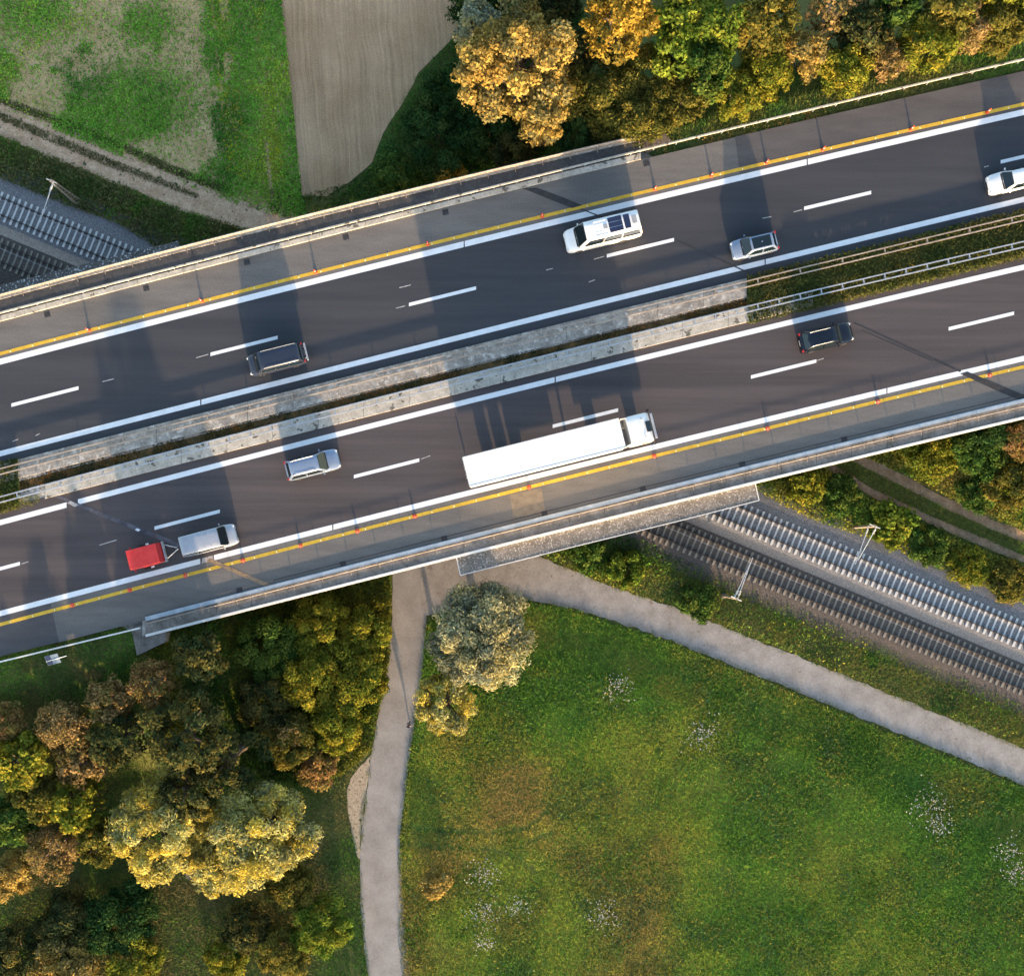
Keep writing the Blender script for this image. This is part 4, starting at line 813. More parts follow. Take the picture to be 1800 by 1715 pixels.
def crown_mesh(name, Rx, Ry, Rz, pal, rng, leafL, leafW, ncl, nleaf, cr, droop=0.0, low=-.35, lump=.28):
    """leaf clumps spread over and through a crown centred on the origin; returns the mesh and the clump centres"""
    pal = np.array(PAL[pal]) if isinstance(pal, str) else np.array(pal); d = unit(ncl * 3, rng); d = d[d[:, 2] > low][:ncl]; m = len(d)
    seed = int(rng.integers(0, 9999)); lob = 1 - lump + 2 * lump * fbm(np.arctan2(d[:, 1], d[:, 0]) * 1.3 + 20, d[:, 2] * 1.7 + 9, 1.0, seed, 3)
    rad = rng.uniform(.42, 1.0, m) ** .6 * lob; ce = d * rad[:, None] * np.array([Rx, Ry, Rz]) * .88
    PV, PN, PC = [], [], []
    tone = rng.integers(0, len(pal), m); val = rng.uniform(.70, 1.28, m)
    for i in range(m):
        k = int(nleaf * rng.uniform(.6, 1.4)); r = cr * rng.uniform(.65, 1.35); v = unit(k, rng); v[:, 2] = np.where(v[:, 2] < -.3, -v[:, 2], v[:, 2])
        q = ce[i] + v * (r * rng.uniform(.45, 1.08, k))[:, None] * np.array([1, 1, .8]); nn = v * .9 + unit(k, rng) * .75 + np.array([0, 0, .25]); nn /= np.linalg.norm(nn, axis=1)[:, None]
        c = pal[np.where(rng.random(k) < .72, tone[i], rng.integers(0, len(pal), k))] * (val[i] * rng.uniform(.72, 1.28, k))[:, None]
        PV.append(q); PN.append(nn); PC.append(c)
    p = np.concatenate(PV); V, F = leaf_quads(p, np.concatenate(PN), leafL, leafW, rng, droop); C = np.repeat(np.concatenate(PC), 4, 0)
    return mesh_np(name, V, F, False, C), ce
NTRI = [0]
def plant(name, label, px, py, rpx, hgt, pal, cat='tree', squash=1.0, seed=0, leafL=.36, leafW=.24, dens=1.0, droop=0.0, group=None, clump=.24, lump=.28, ell=1.0, bare=0.0, ncf=1.0):
    if cat == 'shrub' and leafW == .24: leafW = .13; leafL = max(leafL, .32)
    rng = np.random.default_rng(1000 + seed); base = 0.
    fz = .60 if cat == 'tree' else .45
    for _ in range(4):
        zc = base + hgt * fz; p = P(px, py, zc); base = hz(p[0], p[1])
    s_ = S(zc); Rr = rpx / s_; Rz = hgt * (1 - fz) ; root = empty(name, (p[0], p[1], base - .05)); tag(root, label, cat, group)
    cr = max(.45, Rr * clump); ncl = int(max(10, ncf * 2.7 * (Rr / cr) ** 2 * (1.0 + .25 * Rz / Rr))); nleaf = int(np.clip(26 * dens * cr * cr / (leafL * leafW * 1.7), 20, 420))
    if bare: nleaf = int(nleaf * (1 - bare))
    me, ce = crown_mesh('crown', Rr * ell, Rr / ell * squash, Rz, pal, rng, leafL, leafW, ncl, nleaf, cr, droop, lump=lump); NTRI[0] += len(me.polygons) * 2
    o = link('crown', me, root, 'leaf'); o.location = (0, 0, hgt * fz + .05)
    m = MB(); tr = .035 * hgt + .04; zt_ = hgt * fz
    if cat == 'tree':
        pts = [Vector((0, 0, -.4)), Vector((rng.normal() * .1, rng.normal() * .1, zt_ * .35)), Vector((rng.normal() * .2, rng.normal() * .2, zt_ * .75)), Vector((rng.normal() * .2, rng.normal() * .2, zt_ + Rz * .4))]
        m.path(pts, [tr * 1.25, tr, tr * .8, tr * .35], 8); m.build('trunk', 'bark', root)
        lb = MB()
        for c in ce[rng.permutation(len(ce))[:14]]:
            a = pts[1].lerp(pts[3], float(rng.uniform(.2, .8))); e = Vector(c) + Vector((0, 0, hgt * fz)); md = a.lerp(e, .55) + Vector((0, 0, .12 * (e - a).length)); lb.path([a, md, e], [tr * .42, tr * .28, tr * .10], 5)
        lb.build('limb', 'twig' if bare else 'bark', root)
    else:
        for k in range(5):
            c = ce[int(rng.integers(0, len(ce)))]; e = Vector(c) + Vector((0, 0, hgt * fz)); m.path([Vector((rng.normal() * .12, rng.normal() * .12, -.3)), Vector((e.x * .5, e.y * .5, e.z * .55)), e], [.05, .035, .015], 5)
        m.build('stem', 'twig' if bare else 'bark', root)
    return root

NE, SW, NS, ES = 'trees and shrubs above the motorway', 'trees and shrubs below the bridge at left', 'dark shrubs beside the ploughed field', 'shrubs beside the right dirt track'
# (name, px, py, radius px, height m, palette, category, label, extra)
PLANTS = [
 # --- above the motorway, left to right
 ('golden_tree', 912, 118, 108, 15.0, 'gold', 'tree', 'large golden-yellow tree overhanging the upper bridge edge', dict(dens=1.1, clump=.19, lump=.42, group=NE)),
 ('golden_tree', 957, 212, 42, 9.5, 'gold', 'tree', 'small pale golden tree just below the large golden one', dict(clump=.3, lump=.4, group=NE)),
 ('grey_green_tree', 845, 55, 48, 9.0, 'silver', 'tree', 'grey-green tree at the upper left rim of the golden tree', dict(group=NE)),
 ('orange_tree', 1088, 42, 66, 14.0, 'orange', 'tree', 'orange-gold tree at the top edge beside the large golden tree', dict(clump=.2, lump=.36, group=NE)),
 ('dark_tree', 965, 10, 55, 8.0, 'dolive', 'tree', 'dark tree at the top edge behind the golden crown', dict(group=NE)),
 ('dark_tree', 1015, 95, 40, 7.5, 'dolive', 'tree', 'dark olive tree wedged between the golden and orange trees', dict(group=NE)),
 ('olive_shrub', 1062, 178, 72, 5.0, 'olive', 'shrub', 'broad olive shrub to the right of the small golden tree', dict(group=NE, leafL=.3)),
 ('olive_shrub', 1140, 150, 62, 5.5, 'olive', 'shrub', 'olive shrub below the orange-gold tree', dict(group=NE, leafL=.3)),
 ('olive_shrub', 1130, 212, 48, 3.5, 'olive', 'shrub', 'low olive shrub just above the end of the bridge walkway', dict(group=NE, leafL=.3)),
 ('green_tree', 1222, 55, 84, 11.0, 'bright', 'tree', 'bright green tree at the top edge, right of the orange one', dict(clump=.2, lump=.36, group=NE)),
 ('green_tree', 1235, 128, 52, 7.5, 'green', 'tree', 'smaller green tree below the bright green one', dict(group=NE)),
 ('olive_shrub', 1205, 178, 46, 4.0, 'olive', 'shrub', 'olive shrub nearest the guard rail right of the walkway end', dict(group=NE, leafL=.3)),
 ('olive_shrub', 1290, 172, 46, 4.0, 'ygreen', 'shrub', 'yellow-green shrub below the smaller green tree', dict(group=NE, leafL=.3)),
 ('olive_tree', 1345, 45, 60, 10.0, 'olive', 'tree', 'olive tree at the top edge, right of the bright green tree', dict(group=NE)),
 ('golden_shrub', 1412, 98, 44, 6.5, 'gold', 'shrub', 'light golden shrub among olive shrubs above the motorway', dict(group=NE, leafL=.28, leafW=.16)),
 ('olive_shrub', 1345, 132, 48, 4.5, 'ygreen', 'shrub', 'yellow-green shrub left of and below the light golden shrub', dict(group=NE, leafL=.3)),
 ('brown_tree', 1462, 25, 48, 9.0, 'brown', 'tree', 'half-bare brown tree at the top edge with twigs showing', dict(group=NE, bare=.72)),
 ('dark_tree', 1515, 62, 52, 7.0, 'dolive', 'tree', 'dark olive tree right of the half-bare brown tree', dict(group=NE)),
 ('green_shrub', 1482, 122, 50, 4.5, 'ygreen', 'shrub', 'yellow-green shrub right of the light golden shrub', dict(group=NE, leafL=.3)),
 ('brown_shrub', 1560, 108, 36, 4.5, 'brown', 'shrub', 'golden brown shrub in the hedge above the motorway', dict(group=NE, bare=.3)),
 ('green_tree', 1565, 15, 52, 8.5, 'green', 'tree', 'green tree at the top edge above the golden brown shrub', dict(group=NE)),
 ('green_shrub', 1625, 78, 56, 6.0, 'ygreen', 'shrub', 'large yellow-green shrub right of the golden brown one', dict(group=NE)),
 ('olive_tree', 1665, 20, 52, 8.5, 'olive', 'tree', 'olive tree at the top edge above the large yellow-green shrub', dict(group=NE)),
 ('brown_shrub', 1692, 62, 44, 5.5, 'brown', 'shrub', 'tan shrub near the upper right corner', dict(group=NE, bare=.25)),
 ('olive_shrub', 1755, 52, 50, 5.5, 'olive', 'shrub', 'olive shrub close to the upper right corner', dict(group=NE)),
 ('olive_tree', 1770, -15, 56, 8.5, 'ygreen', 'tree', 'yellowish tree cut off at the upper right corner', dict(group=NE)),
 # --- dark shrubs beside the ploughed field
 ('dark_shrub', 800, 175, 62, 3.4, 'dark', 'shrub', 'dark green shrub left of the large golden tree', dict(group=NS, leafL=.3)),
 ('dark_shrub', 768, 250, 66, 3.2, 'dark', 'shrub', 'broad dark green shrub between ploughed field and bridge', dict(group=NS, leafL=.3)),
 ('dark_shrub', 855, 235, 58, 3.6, 'dark', 'shrub', 'dark green shrub under the left side of the golden tree', dict(group=NS, leafL=.3)),
 ('dark_shrub', 905, 275, 48, 3.6, 'dolive', 'shrub', 'dark shrub under the small golden tree at the bridge edge', dict(group=NS, leafL=.3)),
 ('dark_shrub', 1010, 240, 40, 3.6, 'dark', 'shrub', 'dark green shrub tucked under the broad olive shrub', dict(group=NS, leafL=.3)),
 ('orange_shrub', 788, 305, 30, 2.2, 'orange', 'shrub', 'low dull orange shrub close to the bridge railing', dict(group=NS, leafL=.26)),
 ('dark_shrub', 700, 310, 42, 2.0, 'green', 'shrub', 'low green shrub nearest the corner of the ploughed field', dict(group=NS, leafL=.28)),
 ('dark_shrub', 848, 5, 56, 5.0, 'dark', 'shrub', 'dark green shrub at the top edge right of the ploughed field', dict(group=NS)),
 # --- below the bridge, left
 ('green_tree', 352, 1152, 46, 8.5, 'dolive', 'tree', 'dark green tree with large leaves just below the bridge abutment', dict(group=SW, leafL=.5, leafW=.22, clump=.3)),
 ('brown_tree', 272, 1200, 46, 5.6, 'rust', 'tree', 'half-bare reddish brown tree left of the large-leaved tree', dict(group=SW, bare=.45, leafL=.26, leafW=.14)),
 ('brown_tree', 195, 1228, 44, 5.4, 'brown', 'tree', 'brown and olive tree left of the half-bare reddish one', dict(group=SW, bare=.2)),
 ('brown_tree', 108, 1275, 50, 5.6, 'brown', 'tree', 'half-bare tan tree below the verge panel', dict(group=SW, bare=.4, leafL=.26, leafW=.14)),
 ('rust_shrub', 12, 1265, 34, 4.5, 'rust', 'shrub', 'reddish shrub at the left edge below the verge', dict(group=SW)),
 ('green_tree', 40, 1335, 52, 7.0, 'ygreen', 'tree', 'yellow-green tree at the left edge of the wood', dict(group=SW)),
 ('dark_tree', 212, 1300, 50, 8.4, 'dolive', 'tree', 'dark tree between the tan tree and the big dark crown', dict(group=SW)),
 ('dark_tree', 330, 1285, 86, 11.6, 'dolive', 'tree', 'big dark green tree with many clumps in the middle of the wood', dict(group=SW, clump=.17, lump=.45, ncf=.62)),
 ('dark_tree', 405, 1330, 62, 10.0, 'dolive', 'tree', 'dark olive tree right of the big dark crown', dict(group=SW, clump=.20, lump=.45, ncf=.62)),
 ('dark_tree', 335, 1385, 56, 10.2, 'dolive', 'tree', 'dark tree between the big dark crown and the silvery willow', dict(group=SW, clump=.2, lump=.45, ncf=.65)),
 ('brown_tree', 150, 1338, 46, 7.0, 'brown', 'tree', 'brownish tree left of the big dark crown', dict(group=SW, bare=.2)),
 ('olive_tree', 75, 1395, 52, 7.4, 'olive', 'tree', 'olive tree below the yellow-green tree at the left edge', dict(group=SW)),
 ('golden_tree', 135, 1412, 52, 8.4, 'ygreen', 'tree', 'yellow tree left of the silvery willow', dict(group=SW)),
 ('dark_tree', 25, 1440, 48, 6.4, 'green', 'tree', 'green tree at the left edge beside the yellow tree', dict(group=SW)),
 ('brown_tree', 98, 1492, 52, 6.6, 'brown', 'tree', 'half-bare pale brown tree below the yellow tree', dict(group=SW, bare=.35, leafL=.26, leafW=.14)),
 ('golden_tree', 178, 1478, 42, 6.6, 'olive', 'tree', 'olive tree between the pale brown tree and the willow', dict(group=SW)),
 ('golden_shrub', 18, 1530, 50, 5.0, 'gold', 'shrub', 'pale golden shrub at the left edge above the dark grass', dict(group=SW, leafL=.3)),
 ('willow_tree', 288, 1448, 96, 9.6, 'silvery', 'tree', 'left of two silvery yellow willows, large rounded crown', dict(group=SW, leafL=.42, leafW=.13, clump=.19, dens=1.3, droop=.5)),
 ('willow_tree', 455, 1466, 94, 9.0, 'silvery', 'tree', 'right of two silvery yellow willows, brightest yellow at its lower rim', dict(group=SW, leafL=.42, leafW=.13, clump=.19, dens=1.3, droop=.5)),
 ('willow_tree', 385, 1518, 54, 7.4, 'silvery', 'tree', 'small yellow willow crown between the two large willows', dict(group=SW, leafL=.42, leafW=.13, dens=1.3, droop=.5)),
 ('green_shrub', 470, 1130, 66, 4.2, 'green', 'shrub', 'green shrub right below the bridge parapet at left', dict(group=SW, leafL=.3)),
 ('green_shrub', 565, 1105, 66, 4.0, 'ygreen', 'shrub', 'yellow-green shrub below the bridge, half way to the path', dict(group=SW, leafL=.3)),
 ('green_shrub', 645, 1105, 46, 3.6, 'ygreen', 'shrub', 'yellow-green shrub nearest the bridge at the path edge', dict(group=SW, leafL=.3)),
 ('green_shrub', 630, 1190, 58, 3.8, 'ygreen', 'shrub', 'bright yellow-green shrub at the left side of the path', dict(group=SW, leafL=.3)),
 ('green_shrub', 545, 1195, 62, 4.6, 'ygreen', 'shrub', 'broad yellow-green shrub right of the large-leaved tree', dict(group=SW, leafL=.3)),
 ('olive_shrub', 470, 1235, 54, 4.6, 'dolive', 'shrub', 'dark olive shrub right of the big dark crown', dict(group=SW, leafL=.3)),
 ('green_shrub', 595, 1270, 56, 3.8, 'ygreen', 'shrub', 'yellow-green shrub above the pale gravel patch', dict(group=SW, leafL=.3)),
 ('olive_shrub', 515, 1300, 52, 4.2, 'olive', 'shrub', 'olive shrub above the right willow', dict(group=SW, leafL=.3)),
 ('rust_shrub', 560, 1345, 40, 2.6, 'rust', 'shrub', 'low reddish shrub left of the pale gravel patch', dict(group=SW, bare=.3, leafL=.26)),
 ('bare_shrub', 510, 1292, 26, 6.0, 'brown', 'shrub', 'leafless grey branches sticking out of the yellow-green shrubs', dict(group=SW, bare=.9)),
 # --- willow beside the path
 ('willow_tree', 842, 1114, 93, 8.2, 'silver', 'tree', 'large pale grey-green willow standing beside the path below the bridge', dict(leafL=.46, leafW=.12, clump=.2, dens=1.35, droop=.6, squash=1.08)),
 ('willow_tree', 784, 1232, 54, 5.6, 'silvery', 'tree', 'lower lobe of the pale grey-green willow, leaves coloured sunlit yellow', dict(leafL=.42, leafW=.12, clump=.24, dens=1.35, droop=.6)),  # yellow palette paints the sunlight on the willow's south lobe
 ('golden_shrub', 769, 1552, 27, 1.8, 'gold', 'shrub', 'small round golden bush alone in the meadow near the path', dict(leafL=.2, leafW=.14)),
 # --- lower left corner
 ('dark_shrub', 215, 1610, 72, 3.6, 'dark', 'shrub', 'dark green shrub in the lower left below the grassy lane', dict(group=SW, leafL=.32)),
 ('dark_shrub', 120, 1628, 66, 3.8, 'dolive', 'shrub', 'dark olive shrub in the lower left corner', dict(group=SW)),
 ('golden_shrub', 118, 1698, 62, 4.4, 'gold', 'shrub', 'golden shrub cut off by the lower edge at far left', dict(group=SW, leafL=.3)),
 ('green_shrub', 235, 1690, 56, 3.6, 'ygreen', 'shrub', 'yellow-green shrub at the lower edge beside the golden one', dict(group=SW)),
 ('dark_shrub', 22, 1680, 56, 4.0, 'dolive', 'shrub', 'dark shrub filling the lower left corner', dict(group=SW)),
 ('dark_shrub', 432, 1630, 46, 3.0, 'dolive', 'shrub', 'dark shrub right of the tan grassy gap', dict(group=SW)),
 ('olive_shrub', 398, 1685, 36, 2.4, 'ygreen', 'shrub', 'low yellow shrub at the lower edge beside the grassy gap', dict(group=SW)),
 ('olive_shrub', 510, 1562, 46, 3.6, 'olive', 'shrub', 'olive shrub below the right willow', dict(group=SW)),
 ('green_shrub', 565, 1622, 56, 3.8, 'bright', 'shrub', 'bright green shrub left of the path near the lower edge', dict(group=SW)),
 ('olive_shrub', 500, 1668, 50, 3.4, 'olive', 'shrub', 'olive brown shrub at the lower edge left of the bright green one', dict(group=SW)),
 # --- right: between bridge, dirt track and railway
 ('olive_shrub', 1640, 800, 50, 2.2, 'ygreen', 'shrub', 'yellow-green shrub above the dirt track next to the bridge', dict(group=ES, leafL=.28)),
 ('olive_shrub', 1720, 790, 50, 2.6, 'green', 'shrub', 'green shrub below the right end of the bridge', dict(group=ES, leafL=.28)),
 ('dark_shrub', 1742, 762, 34, 3.2, 'dark', 'shrub', 'dark green shrub in the shade of the right bridge end', dict(group=ES, leafL=.28)),
 ('rust_shrub', 1790, 775, 34, 3.0, 'rust', 'shrub', 'rusty shrub at the right edge under the bridge', dict(group=ES, leafL=.28)),
 ('olive_shrub', 1775, 850, 48, 2.8, 'olive', 'shrub', 'olive shrub at the right edge above the dirt track', dict(group=ES, leafL=.28)),
 ('green_shrub', 1715, 868, 38, 2.0, 'green', 'shrub', 'low green shrub at the upper side of the dirt track', dict(group=ES, leafL=.28)),
 ('green_shrub', 1568, 922, 42, 2.0, 'bright', 'shrub', 'bright green large-leaved shrub beside the catenary mast', dict(group=ES, leafL=.4, leafW=.28)),
 ('olive_shrub', 1480, 872, 40, 1.2, 'green', 'shrub', 'low green shrub between dirt track and grey ballast', dict(group=ES, leafL=.26)),
 ('green_shrub', 1415, 855, 36, 1.6, 'ygreen', 'shrub', 'low yellow-flecked shrub at the end of the side slab', dict(group=ES, leafL=.24)),
 ('green_shrub', 1632, 960, 38, 1.2, 'green', 'shrub', 'green shrub along the ballast right of the mast', dict(group=ES, leafL=.3)),
 ('green_shrub', 1700, 995, 38, 1.1, 'ygreen', 'shrub', 'yellow-green shrub along the ballast right of the mast', dict(group=ES, leafL=.3)),
 ('green_shrub', 1770, 1022, 40, 1.2, 'olive', 'shrub', 'olive shrub along the ballast at the right edge', dict(group=ES, leafL=.3)),
 ('green_shrub', 1030, 968, 34, 1.3, 'green', 'shrub', 'low green shrub beside the gravel path under the side slab', dict(leafL=.24)),
 ('green_shrub', 1100, 1000, 34, 1.3, 'bright', 'shrub', 'low bright green shrub between gravel path and dark track', dict(leafL=.24)),
 ('green_shrub', 1225, 1058, 36, 1.3, 'green', 'shrub', 'low green shrub left of the lower catenary mast', dict(leafL=.24)),
]
for k, (nm, x, y, r_, h_, pl, ct, lb, ex) in enumerate(PLANTS): plant(nm, lb, x, y, r_, h_, pl, ct, seed=k * 7 + 1, **ex)

# ---- ground cover nobody could count
def cover(name, label, polys, dens, Ln, Wd, pal, seed=0, nscale=.15, zfun=None, kind='blade', cat='grass', exclude=(), lean=.9, jit=.16, mound=0.0, mask=None, mat='grass', off=0.0, gain=1.5):
    rng = np.random.default_rng(seed); X, Y = [], []
    for pl in polys:
        x0, y0 = pl.min(0); x1, y1 = pl.max(0); n = int((x1 - x0) * (y1 - y0) * dens); a = rng.uniform(x0, x1, n); b_ = rng.uniform(y0, y1, n); ok = inside(pl, a, b_) | (segdist(pl, a, b_) < rng.uniform(0, .22, n)); X.append(a[ok]); Y.append(b_[ok])
    x = np.concatenate(X); y = np.concatenate(Y)
    for pl, marg in exclude:
        ok = ~(inside(pl, x, y) & (segdist(pl, x, y) > rng.uniform(0, marg, len(x)))); x, y = x[ok], y[ok]
    if mask is not None: ok = rng.random(len(x)) < mask(x, y); x, y = x[ok], y[ok]
    z = (zfun(x, y) if zfun else h_ter(x, y)) + off; n = len(x); pal = np.array(pal) * gain
    z = z + mound * fbm(x, y, .8, seed + 3)
    t = fbm(x, y, nscale, seed, 5); t = np.clip((t - .5) * 2.4 + .5 + rng.normal(0, jit, n), 0, .9999) * (len(pal) - 1); i = t.astype(int); f = (t - i)[:, None]
    c = (pal[i] * (1 - f) + pal[np.minimum(i + 1, len(pal) - 1)] * f) * rng.uniform(.72, 1.3, n)[:, None]
    if kind == 'blade':
        a = rng.uniform(0, 2 * np.pi, n) + (fbm(x, y, .25, seed + 8) - .5) * 5; l = Ln * rng.uniform(.5, 1.4, n) * (.6 + .8 * fbm(x, y, .5, seed + 5)); le = lean * rng.uniform(.3, 1.1, n)
        w_ = Wd * rng.uniform(.6, 1.4, n); V = np.empty((n, 3, 3)); dx, dy = np.cos(a), np.sin(a)
        V[:, 0] = np.stack([x - dy * w_ / 2, y + dx * w_ / 2, z - .02], 1); V[:, 1] = np.stack([x + dy * w_ / 2, y - dx * w_ / 2, z - .02], 1); V[:, 2] = np.stack([x + dx * l * le, y + dy * l * le, z + l * (1.05 - .4 * le)], 1)
        me = mesh_np(name, V.reshape(-1, 3), np.arange(n * 3).reshape(n, 3), False, np.repeat(c, 3, 0)); NTRI[0] += n
    else:
        p = np.stack([x, y, z + Ln * rng.uniform(.1, .9, n)], 1); nn = unit(n, rng) * .8 + np.array([0, 0, .7]); nn /= np.linalg.norm(nn, axis=1)[:, None]
        V, F = leaf_quads(p, nn, Ln, Wd, rng); me = mesh_np(name, V, F, False, np.repeat(c, 4, 0)); NTRI[0] += 2 * n
    return tag(link(name, me, None, mat), label, cat, kind='stuff')
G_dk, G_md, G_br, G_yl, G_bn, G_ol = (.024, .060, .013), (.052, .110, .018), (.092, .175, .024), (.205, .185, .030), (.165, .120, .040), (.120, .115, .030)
# meadow with wheel marks
wheel_marks = [PW(smooth_poly(q)) for q in ([(708, 1452), (780, 1460), (860, 1462), (925, 1458), (960, 1425), (1000, 1395), (1060, 1368)], [(708, 1480), (790, 1488), (860, 1492), (910, 1505), (940, 1530)], [(930, 1480), (965, 1465), (985, 1440), (1030, 1405), (1090, 1385)])]
def meadow_mask(x, y):
    d = np.minimum.reduce([segdist(q, x, y, False) for q in wheel_marks]); return np.clip((d - .07) / .25, .08, 1) * np.clip(.55 + 1.0 * fbm(x, y, .3, 44), .3, 1)
north_rim = PW([(760, 1090), (860, 1050), (1000, 1072), (1200, 1140), (1310, 1186), (1502, 1266), (1900, 1430), (1900, 1590), (1600, 1430), (1400, 1320), (1180, 1230), (950, 1170), (800, 1260)])
cover('meadow_grass', 'long meadow grass with green and yellowed patches', [meadow_poly], 150, .40, .055, [G_md, G_br, G_md, G_yl, G_br, G_ol, G_yl, G_bn], 11, .085, gain=2.3, exclude=((north_rim, 2.5),), mask=meadow_mask)
cover('meadow_grass', 'darker green grass along the gravel path side of the meadow', [north_rim], 150, .38, .05, [G_dk, G_md, G_dk, (.03, .085, .018), G_md, G_ol], 12, .14, gain=2.1, mask=meadow_mask)
cover('meadow_weeds', 'clumps of taller weeds in the meadow', [meadow_poly], 50, .30, .12, [G_md, G_br, (.05, .11, .05), G_yl, (.07, .11, .04)], 13, .3, kind='leaf', cat='weeds', mask=lambda x, y: np.clip((fbm(x, y, .22, 91) - .50) * 7, 0, 1))
FL = [(1090, 1205, 30), (1232, 1290, 34), (1630, 1415, 40), (1650, 1450, 25), (1772, 1490, 30), (1780, 1530, 26), (1060, 1605, 34), (850, 1535, 30), (850, 1600, 32), (852, 1655, 20), (910, 1590, 24), (1385, 1000, 0)]
rng = np.random.default_rng(5); fx, fy = [], []
for a, b_, r_ in FL:
    n = int(r_ * 3.2); q = PW(np.stack([a + rng.normal(0, r_ * .5, n), b_ + rng.normal(0, r_ * .42, n)], 1).tolist()) if n else np.zeros((0, 2)); fx += list(q[:, 0]); fy += list(q[:, 1])
fx, fy = np.array(fx), np.array(fy); n = len(fx); V, F = leaf_quads(np.stack([fx, fy, rng.uniform(.36, .58, n)], 1), np.tile([0, 0, 1.0], (n, 1)) + unit(n, rng) * .2, .12, .11, rng)
tag(link('wild_flowers', mesh_np('wild_flowers', V, F, False, np.repeat(np.array([(.62, .58, .55)]) * rng.uniform(.7, 1.15, n)[:, None], 4, 0)), None, 'leaf'), 'clusters of small white wild flowers in the meadow', 'flowers', kind='stuff')
# mown path verge strip
cover('verge_grass', 'short grass strip along the right side of the asphalt path', [PW([(722, 1300), (740, 1310), (725, 1400), (716, 1500), (735, 1600), (775, 1740), (716, 1740), (704, 1560), (706, 1460)])], 120, .2, .05, [G_md, G_ol, G_md, G_dk], 14, .3)
edge_bands = []
for ln_ in (smooth_poly(GP_U, 1), smooth_poly(GP_L, 1)[3:], smooth_poly(PATH_L, 1)[4:], smooth_poly(PATH_R, 1)[4:]): edge_bands.append(PW([(a - 1.5, b_ - 3.5) for a, b_ in ln_] + [(a + 1.5, b_ + 3.5) for a, b_ in ln_[::-1]]))
cover('path_edge_grass', 'tufts of short grass growing over the path edges', edge_bands, 170, .17, .05, [G_ol, G_md, G_bn, G_md, G_ol], 19, .4, off=.02, gain=1.8, mask=lambda x, y: np.clip((fbm(x, y, .8, 77) - .36) * 6, 0, 1))
# north-west bank and tracks
bank = PW([(-90, 205), (0, 241), (100, 282), (200, 323), (320, 372), (445, 408), (500, 440), (320, 480), (280, 436), (213, 393), (100, 352), (0, 311), (-90, 280)])
cover('bank_weeds', 'brown-green weeds on the bank between field track and railway', [bank], 95, .30, .11, [(.055, .075, .022), G_dk, (.10, .085, .035), (.045, .070, .025), (.12, .095, .04), G_md], 21, .3, kind='leaf', cat='weeds', mound=.5, gain=1.9)
cover('bank_grass', 'grass on the bank above the upper-left railway', [bank], 80, .42, .05, [G_md, (.09, .085, .035), G_dk, (.13, .10, .05)], 22, .25, mound=.3, gain=2.1)
cover('track_grass', 'grass strip between the ruts of the field track', [PW(mid_u + mid_l[::-1]), PW([(-90, 142), (0, 172), (110, 212), (200, 246), (300, 292), (400, 330), (395, 337), (290, 299), (200, 254), (100, 217), (0, 181), (-90, 150)])], 330, .20, .06, [(.05, .07, .02), (.10, .10, .04), (.06, .085, .025)], 23, .5, off=.03, mask=lambda x, y: np.clip((fbm(x, y, .9, 71) - .12) * 6, 0, 1))
cover('track_weeds', 'weeds at the dead end of the field track by the bridge', [PW([(470, 335), (530, 345), (612, 325), (660, 290), (700, 335), (560, 375), (545, 400), (480, 372)])], 60, .22, .1, [G_dk, (.06, .08, .025), G_md], 24, .4, kind='leaf', cat='weeds')
# crop plants
def crop_mask(x, y):
    s_ = S(0); px = x * s_ + NX; py = NY - y * s_; m_ = np.clip((fbm(x, y, .20, 31, 4) - .54) * 9 + .40, .06, 1)
    xe = px - (py * .105); right = np.clip((xe - 348 + (fbm(x, y, .45, 57) - .5) * 50) / 16, 0, 1); stripe = np.where((np.abs(xe - 392 - 4 * np.sin(py * .03)) < 9) & (py < 150), .22, 1) * np.where((np.abs(xe - 442) < 3.5) & (py > 90), .12, 1) * np.where(np.abs(xe - 372) < 2, .3, 1)
    rows = .72 + .28 * np.sin(xe * 1.15)
    blob = np.exp(-(((px - 235) / 85) ** 2 + ((py - 175) / 50) ** 2)) * 1.3 + np.exp(-(((px - 260) / 45) ** 2 + ((py - 45) / 30) ** 2)) + np.exp(-(((px - 60) / 70) ** 2 + ((py - 25) / 45) ** 2))
    low = np.clip((fbm(x, y, .4, 37) * 60 + (-py + 200 + px * .33)) / 40, 0, 1)
    return np.clip(np.maximum(np.minimum(m_ + blob * .9, 1), right * stripe * 1.0), 0, 1) * low * rows
crop_near = PW([(-150, -160), (482, -160), (493, 0), (507, 133), (517, 233), (528, 340), (540, 392), (420, 358), (300, 312), (200, 268), (100, 228), (0, 188), (-150, 130)])
cover('crop_plants', 'leafy green crop plants in uneven patches and dense strips', [crop_near], 230, .22, .13, [(.045, .115, .018), (.075, .17, .022), (.10, .20, .025), (.10, .205, .03), (.16, .22, .025)], 31, .22, kind='leaf', cat='crop', mask=crop_mask, gain=2.3)
cover('crop_flowers', 'yellow-green flowering strip in the crop', [PW([(360, -60), (400, -60), (412, 100), (425, 200), (450, 320), (400, 300), (385, 150)]), PW([(440, -60), (460, -60), (478, 150), (500, 340), (480, 335), (462, 200)])], 30, .15, .09, [(.26, .27, .02), (.38, .33, .02), (.2, .24, .02)], 32, .5, kind='leaf', cat='flowers', off=.12, mask=lambda x, y: np.clip((fbm(x, y, .5, 61) - .4) * 4, 0, 1))
cover('sparse_crop', 'sparse small plants on the bare soil of the crop field', [crop_near], 40, .13, .07, [(.09, .13, .03), (.12, .15, .035), (.15, .15, .05)], 33, .3, kind='leaf', cat='crop', mask=lambda x, y: np.clip(fbm(x, y, .3, 35) * 1.8 - .5, 0, 1))
